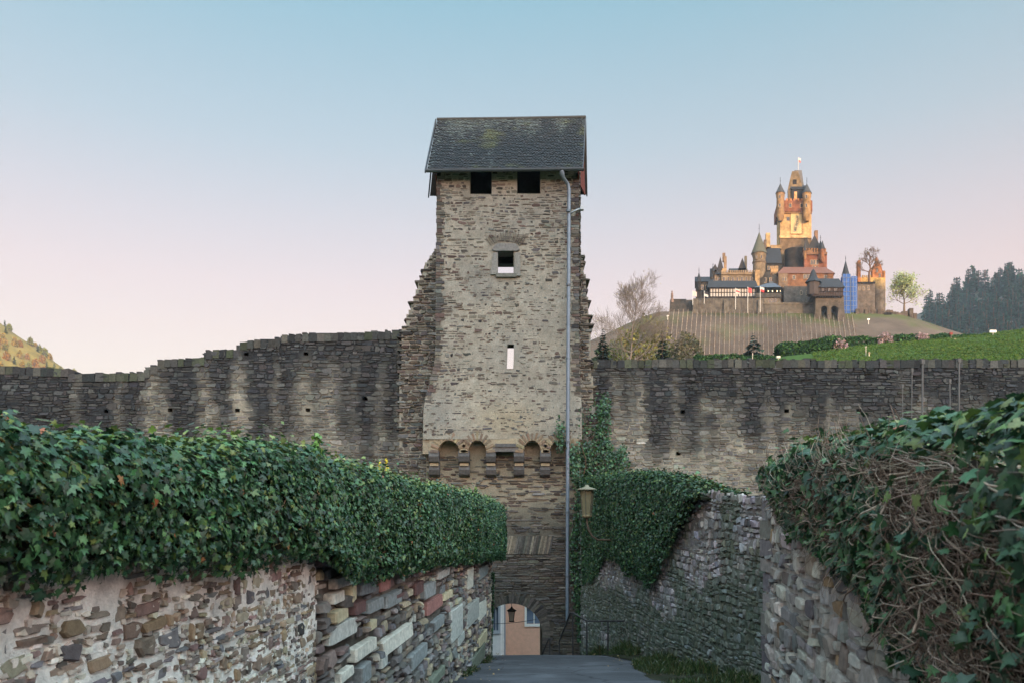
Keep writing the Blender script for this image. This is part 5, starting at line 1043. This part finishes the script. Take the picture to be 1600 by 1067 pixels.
# brick wing right of the keep
Y = 316; r = root_at('brick_wing', 905, Y, 'orange brick castle wing with twin cone turrets right of the keep')
b = MB(); blockw(b, 842, 968, 560, 655, Y, 12, BR, G0); blockw(b, 838, 972, 548, 562, Y-.7, 13, (122,91,68)); merl(b, 838, 972, 549, Y-.7, 9, .8, 1.6, (129,96,70)); b.build('wall', M['far'], r)
b = MB(); gable_y(b, 858, 926, 530, 455, Y+2, 10, (39,38,42)); gable_y(b, 836, 868, 530, 472, Y+1, 6, (48,45,43)); b.build('roof', M['farroof'], r)
b = MB(); blockw(b, 884, 902, 428, 520, Y+5, 2, (122,95,75)); blockw(b, 850, 876, 500, 548, Y+3, 4, (144,114,82)); b.build('chimney', M['far'], r)
turret(r, 937, 12, 528, 580, 476, Y-1, (122,90,68), (46,44,44), 1.8, 10); turret(r, 952, 14, 530, 585, 480, Y-2.2, (134,91,65), (46,44,44), 0, 10); turret(r, 850, 9, 540, 575, 490, Y-1, (139,106,75), (48,45,44), 1.2, 10)
wins(r, [(884,606),(898,606),(914,606),(895,640),(912,640)], Y, .8, 1.8)
Y = 309; r = root_at('orange_roof_hall', 850, Y, 'long hall with a wide orange brick front and rust red hipped roof')
b = MB(); blockw(b, 700, 1004, 667, 760, Y, 10, (119,85,62), G0); blockw(b, 700, 752, 667, 760, Y-.4, 1, (108,91,75)); b.build('wall', M['far'], r)
b = MB(); gable(b, 698, 1006, 668, 632, Y, 10, (104,68,54), .14); b.build('roof', M['farroof'], r)
wins(r, [(845,684),(858,684),(872,684),(785,690),(960,690)], Y, .9, 1.5, (155,147,131)); wins(r, [(725,700),(740,700)], Y-.4, .7, 1.4)
# long middle wing with terrace and pillars
Y = 311; r = root_at('middle_wing', 480, Y, 'long grey castle wing with balustraded terrace behind the timbered house')
b = MB(); blockw(b, 380, 575, 672, 760, Y, 9, (111,98,82), G0); blockw(b, 575, 600, 648, 745, Y-2, 9, (155,127,91), G0); blockw(b, 600, 700, 672, 745, Y+1, 7, (96,83,70), G0)
blockw(b, 650, 690, 640, 690, Y+2, 4, (160,131,95)); b.build('wall', M['far'], r)
b = MB(); blockw(b, 380, 576, 662, 672, Y-.4, 1, (127,109,88)); merl(b, 380, 600, 662, Y-.4, 18, .6, .9, (134,114,91)); merl(b, 600, 700, 672, Y+.8, 8, .6, .9, (122,101,80)); merl(b, 648, 692, 640, Y+1.9, 4, .8, 1.0, (160,131,95)); b.build('parapet', M['far'], r)
wins(r, [(395,700),(420,700),(445,700),(470,700),(495,700),(520,700),(548,700),(625,705),(655,705)], Y, .8, 1.7)
b = MB(); blockw(b, 415, 500, 655, 690, Y+6, 8, SL, G0); gable(b, 412, 502, 658, 640, Y+6, 8, (42,41,43)); blockw(b, 484, 498, 570, 660, Y+8, 2, (144,121,91)); gable_y(b, 462, 494, 640, 582, Y+6, 6, (45,43,44)); b.build('rear_roof', M['farroof'], r)
Y = 313; r = root_at('stair_gable_house', 368, Y, 'cluster of small pointed gables and a tall chimney at the left of the castle')
b = MB(); blockw(b, 325, 415, 672, 760, Y, 9, (114,98,80), G0); blockw(b, 388, 412, 640, 700, Y-.5, 3, (160,134,98)); b.build('wall', M['far'], r)
b = MB(); gable_y(b, 352, 392, 672, 576, Y+1, 8, (41,38,41)); gable(b, 325, 390, 674, 640, Y, 8, (39,38,41)); gable_y(b, 330, 356, 650, 616, Y+1, 5, (42,39,42)); b.build('roof', M['farroof'], r)
b = MB(); blockw(b, 386, 401, 572, 660, Y+3, 2, (131,108,85)); blockw(b, 376, 392, 553, 600, Y+3.5, 1.5, (122,101,82)); b.build('chimney', M['far'], r); turret(r, 338, 10, 655, 690, 622, Y-1, SL, RF, 1, 8); wins(r, [(345,700),(365,700),(400,672)], Y-.5, .7, 1.4)
Y = 306; r = root_at('corner_house', 280, Y, 'low grey corner house with a pointed turret at the far left of the castle')
b = MB(); blockw(b, 238, 330, 713, 812, Y, 9, SD, G0-3); b.build('wall', M['far'], r); b = MB(); gable(b, 240, 330, 714, 686, Y, 9, RF); b.build('roof', M['farroof'], r)
turret(r, 260, 12, 712, 745, 655, Y-1, SD, (36,36,39), 1.6, 8); turret(r, 320, 8, 686, 712, 655, Y+2, SL, RF, 1, 8); wins(r, [(275,745),(300,745)], Y, .8, 1.6)
# timbered range
Y = 302; r = root_at('timbered_house', 440, Y, 'long black and white half timbered house with dark roof on the castle terrace', 'house')
b = MB(); blockw(b, 316, 572, 748, 812, Y, 8, (172,168,164), G0-1); b.build('wall', M['paint'], r)
b = MB(); 
for zy0, zy1 in ((746,753),(771,775),(795,803)): blockw(b, 316, 572, zy0, zy1, Y-.15, .2, (44,36,34))
for k in range(17): x = 317+k*15.8; blockw(b, x, x+4.4, 746, 803, Y-.18, .2, (44,36,34))
b.build('timber_frame', M['wood'], r); b = MB(); gable(b, 314, 574, 748, 708, Y, 8, (36,35,38), .03, .8); b.build('roof', M['farroof'], r)
b = MB(); blockw(b, 314, 574, 803, 830, Y-.3, 1, (51,46,43), G0-2); b.build('base_wall', M['far'], r)
# pavilion with open bay
Y = 301; r = root_at('pavilion', 640, Y, 'open terrace pavilion with blue grey flared roof and small lit lamps', 'pavilion')
b = MB(); blockw(b, 576, 710, 776, 845, Y, 7, (106,100,91), G0-2); blockw(b, 570, 716, 776, 800, Y-.6, 1, (72,68,64)); b.build('base_wall', M['far'], r)
b = MB(); blockw(b, 580, 706, 742, 778, Y+5, 1, (37,31,29)); b.build('back_wall', M['wood'], r)
for x in (574, 604, 636, 668, 704): b = MB(); blockw(b, x, x+4, 742, 778, Y, .5, (39,34,34)); b.build('post', M['wood'], r)
b = MB(); a, c = Z3(566,744,Y-.8), Z3(718,744,Y-.8); e, d = Z3(626,722,Y+3), Z3(668,722,Y+3); b.hexa(np.array([a,c,(c[0],Y+7.5,c[2]),(a[0],Y+7.5,a[2]),e,d,(d[0],Y+4.5,d[2]),(e[0],Y+4.5,e[2])]), rgb((68,78,91))); blockw(b, 636, 660, 712, 724, Y+3, 1.5, (72,80,91)); b.build('roof', M['farroof'], r)
em = emis('lamp_glow', (1.0,.72,.38), 3.0)
for x in (598, 628, 652, 678, 694): b = MB(); p = Z3(x, 766, Y+4); b.lathe(p, [(0,-.22),(.2,-.1),(.2,.1),(0,.22)], 8, rgb((209,172,114))); b.build('lamp', em, r)
wins(r, [(650,818),(668,818),(684,818)], Y, .9, 2.2, (122,114,104), (37,35,35))
# front walls
Y = 297; r = root_at('terrace_wall', 300, Y, 'long grey castle terrace wall above the left half of the vineyard', 'castle wall', 70)
b = MB(); blockw(b, 85, 245, 814, 905, Y+3, 4, (65,61,57), 68, bat=.6); blockw(b, 225, 620, 806, 912, Y, 4, (86,80,73), 68, bat=.8)
for x in (228, 400, 590): blockw(b, x, x+26, 812, 912, Y-.9, 2, (91,85,77), 68, bat=.6)
merl(b, 88, 240, 815, Y+3, 1, .9, .4); b.build('wall', M['far'], r)
Y = 298; r = root_at('rampart', 760, Y, 'grey stepped castle rampart below the orange roofed hall', 'castle wall', 70)
b = MB(); blockw(b, 615, 912, 836, 912, Y-1, 5, (91,85,77), 68, bat=.8); blockw(b, 712, 890, 738, 840, Y+5, 5, (90,82,75), 68); blockw(b, 600, 720, 845, 870, Y+2, 3, (59,55,51), 68); b.build('wall', M['far'], r)
b = MB(); blockw(b, 615, 912, 829, 837, Y-1.3, 1, (104,96,85)); b.build('coping', M['far'], r); wins(r, [(808,775),(840,775),(872,775)], Y+5, .5, 1.4)
# gatehouse
Y = 291; r = root_at('castle_gatehouse', 975, Y, 'stone castle gatehouse with two tall arches under a timbered storey and pointed turret', 'gatehouse', 69)
b = MB()
for x0, x1 in ((905,934),(971,990),(1027,1062)): blockw(b, x0, x1, 790, 935, Y, 9, (85,77,68), 68, bat=.3)
for x0, x1 in ((934,971),(990,1027)):
    a, c = Z3(x0,868,Y), Z3(x1,868,Y); R_ = (c[0]-a[0])/2; tz = Z3(0,790,Y)[2]; th = np.linspace(math.pi,0,9); cc = [((a[0]+c[0])/2+R_*math.cos(t), a[2]+R_*1.15*math.sin(t)) for t in th]
    for (p, q), (p2, q2) in zip(cc[:-1], cc[1:]): b.extr([(p,Y,q),(p2,Y,q2),(p2,Y,tz),(p,Y,tz)], (0,9,0), rgb((85,77,68)))
blockw(b, 930, 1030, 790, 935, Y+6.5, 1, (36,31,29), 68); blockw(b, 1040, 1070, 850, 935, Y-2, 3, (80,73,67), 68, bat=.9); b.build('wall', M['far'], r)
b = MB(); blockw(b, 888, 1062, 744, 792, Y-1.2, 11, (75,63,59)); 
for k in range(19): x = 889+k*9.3; blockw(b, x, x+2.6, 744, 790, Y-1.35, .3, (35,29,28))
for k in range(12): x = 900+k*13.5; blockw(b, x, x+4, 790, 800, Y-1.0, 1.2, (35,30,29))
blockw(b, 886, 1064, 766, 770, Y-1.4, .3, (35,29,28)); b.build('timber_storey', M['wood'], r)
b = MB(); gable(b, 890, 1062, 746, 696, Y-1.2, 11, (35,33,37), .1, .6); b.build('roof', M['farroof'], r)
b = MB(); c = Z3(902,744,Y-1.6); b.lathe(c+(0,1.8,-.4), [(2.4,-2.2),(2.4,2.6)], 8, rgb((68,59,55)), smooth=False); t = b.build('turret', M['wood'], r); b = MB(); b.lathe(c+(0,1.8,2.2), [(3.2,0),(1.5,2.2),(.75,4.4),(.03,Z3(0,640,Y)[2]-c[2]-2.2)], 8, rgb((33,36,42)), smooth=False); b.build('cone_roof', M['farroof'], t)
wins(r, [(912,760),(950,758),(985,758),(1020,758)], Y-1.3, .9, 1.2, (41,35,32)); 
# scaffolded stair tower
Y = 299; r = root_at('stair_tower', 1076, Y, 'slim pointed stair tower standing behind the blue scaffold sheeting', 'tower', 70)
turret(r, 1075, 18, 672, 880, 588, Y, (101,95,88), (36,38,43), 1.6, 10)
r = root_at('scaffold', 1095, 296, 'blue sheeted scaffold wrapped round the slim stair tower', 'scaffold', 70)
b = MB(); rng = np.random.default_rng(2)
for x0, x1, yy, Yq in ((1056,1098,672,296.5),(1098,1130,684,297.5)):
    n = 10; a, c = Z3(x0,yy,Yq), Z3(x1,892,Yq); U = np.linspace(a[0],c[0],n); Vz = np.linspace(c[2],a[2],16); UU, VV = np.meshgrid(U,Vz,indexing='ij'); DD = Yq-.25+.3*(fbm(UU*.9,VV*.5,3)-.5)
    i, j = np.meshgrid(np.arange(n-1),np.arange(15),indexing='ij'); i=i.ravel(); j=j.ravel(); b.add(np.stack([UU,DD,VV],-1), np.stack([i*16+j,(i+1)*16+j,(i+1)*16+j+1,i*16+j+1],-1), rgb((46,88,156))*(.8+.4*rng.random((n*16,1))))
    b.add([(a[0],Yq-.2,a[2]),(a[0],Yq+5,a[2]),(a[0],Yq+5,c[2]),(a[0],Yq-.2,c[2])],[(0,1,2,3)],rgb((46,88,156))); b.add([(c[0],Yq-.2,a[2]),(c[0],Yq+5,a[2]),(c[0],Yq+5,c[2]),(c[0],Yq-.2,c[2])],[(0,1,2,3)],rgb((46,88,156)))
b.build('sheeting', M['paint'], r); b = MB()
for x in (1056,1076,1098,1114,1130): p, q = Z3(x,668,296), Z3(x,900,296); b.tube([q,p], .09, 4, rgb((114,122,134)))
for zy in range(690, 900, 26): p, q = Z3(1054,zy,295.9), Z3(1131,zy,295.9); b.tube([p,q], .08, 4, rgb((114,122,134)))
b.build('poles', M['metal'], r)
# right hand ranges
Y = 302; r = root_at('right_range', 1185, Y, 'low grey range with a flat parapet between scaffold and round bastion')
b = MB(); blockw(b, 1128, 1236, 722, 860, Y, 9, (95,86,78), 68); blockw(b, 1126, 1238, 714, 723, Y-.4, 10, (41,38,38)); b.build('wall', M['far'], r); wins(r, [(1150,750),(1172,750),(1200,748)], Y, .7, 1.4)
Y = 303; r = root_at('round_bastion', 1266, Y, 'round bastion with sunlit yellow upper half at the right end of the castle', 'bastion', 70)
b = MB(); c = Z3(1266,860,Y); rr = 33/3.557*Y/F; z1 = Z3(0,762,Y)[2]-c[2]; z2 = Z3(0,700,Y)[2]-c[2]; b.lathe(c+(0,rr,-5), [(rr*1.06,0),(rr,z1+5),(rr,z2+5),(.1,z2+5)], 22, np.repeat(np.array([rgb((91,83,75)),rgb((91,83,75)),rgb((155,124,75)),rgb((155,122,78))]),23,0)); b.build('wall', M['far'], r)  # sunlight on the upper half painted into the vertex colours
Y = 312; r = root_at('gate_ruin', 1240, Y, 'sunlit orange ruined gable and pillar behind the bare castle tree', 'ruin')
b = MB(); blockw(b, 1140, 1156, 594, 700, Y, 3, (150,101,67), G0); blockw(b, 1128, 1290, 690, 760, Y+1, 5, (168,137,85), G0)
P5 = [Z3(x,y,Y+2) for x,y in ((1214,700),(1286,700),(1286,655),(1270,652),(1262,618),(1250,612),(1240,572),(1232,612),(1220,620),(1214,650))]; b.extr(P5, (0,3,0), rgb((154,101,67))); blockw(b, 1278, 1286, 652, 720, Y+1.4, 2, (160,114,73)); merl(b, 1160, 1214, 691, Y+1, 5, .8, 1, (168,137,85)); b.build('wall', M['far'], r); wins(r, [(1240,650),(1255,680)], Y+2, .9, 1.8, (139,98,68))
SHEAR.clear(); broadtree('bare_tree', Z3(1203,720,306), 14.5, 'gnarled bare tree with ivy on its trunk growing on the castle wall', 21, (104,80,63), [(100,98,42)], 120, .5, 3, .45, .3, .8, rmin=.045, nb=11, wide=.22)
Y = 296; r = root_at('lower_wall', 1300, Y, 'rough brown tumbled retaining wall running right from the scaffold', 'castle wall', 66)
b = MB()
for k in range(20): x = 1130+k*17; blockw(b, x, x+17.5, 862+k*1.2+R.uniform(-7,7), 925, Y+R.uniform(-.5,.5), 4, [(91,82,73),(85,75,68),(98,86,75)][k%3], 62)
blockw(b, 1430, 1452, 860, 920, Y-1, 3, (78,70,63), 62); blockw(b, 1290, 1330, 884, 902, Y-.8, .5, (36,32,31)); b.build('wall', M['far'], r)
SHEAR.clear()
# statue on the terrace corner
b = MB(); c = Z3(107, 815, 300); b.lathe(c, [(.6,-1),(.6,.5),(.4,.6),(.45,.9),(.5,1.6),(.4,2.2),(.5,2.5),(.3,2.8),(.16,2.9),(.27,3.15),(.22,3.5),(0,3.7)], 10, rgb((120,100,90))); tag(b.build('statue', M['far'], None, c+(0,0,-1)), 'weathered standing statue on the far left corner of the castle terrace', 'statue')
# flags
for zx, zt0, zb_1, cols, lab in ((460,752,838,[(220,214,208),(196,80,84),(220,214,208)],'red and white flag, leftmost of three in front of the timbered house'),(528,746,856,[(196,66,70),(206,96,92)],'plain red flag on the middle pole before the timbered house'),(597,742,852,[(216,212,214),(200,64,66)],'red and white flag on the pole before the pavilion'),(286,768,806,[(43,40,46),(214,210,206)],'dark and white flag at the left end of the timbered house'),(222,765,812,[(220,200,196)],'pale faded flag on a thin pole near the terrace left end')):
    Yq = 293.5; r = empty('flag', Z3(zx,zb_1,Yq), lab, 'flag'); b = MB(); b.tube([Z3(zx,zb_1+30,Yq), Z3(zx,zt0-4,Yq)], .1, 5, rgb((206,204,200))); b.build('pole', M['paint'], r); b = MB(); flagmesh(b, Z3(zx+1,zt0,Yq), 1.5, 1.8, [tuple(int(v*.85) for v in c_) for c_ in cols], R); b.build('cloth', M['paint'], r)

# evening air
b = MB(); b.box((-1300,-460,-13.6),(1400,1350,345),(1,1,1)); hz = b.build('haze', []) if False else None
hm = bpy.data.materials.new('haze_air'); hm.use_nodes = True; t = hm.node_tree; t.nodes.clear(); o_ = t.nodes.new('ShaderNodeOutputMaterial'); pv = t.nodes.new('ShaderNodeVolumePrincipled')
pv.inputs['Color'].default_value = (.72,.86,1.0,1); pv.inputs['Density'].default_value = HAZE; pv.inputs['Anisotropy'].default_value = .2; t.links.new(pv.outputs[0], o_.inputs['Volume'])
if HAZE > 0: b = MB(); b.box((-1300,-460,-13.6),(1400,1350,345),(1,1,1)); tag(b.build('haze', hm), kind='stuff')
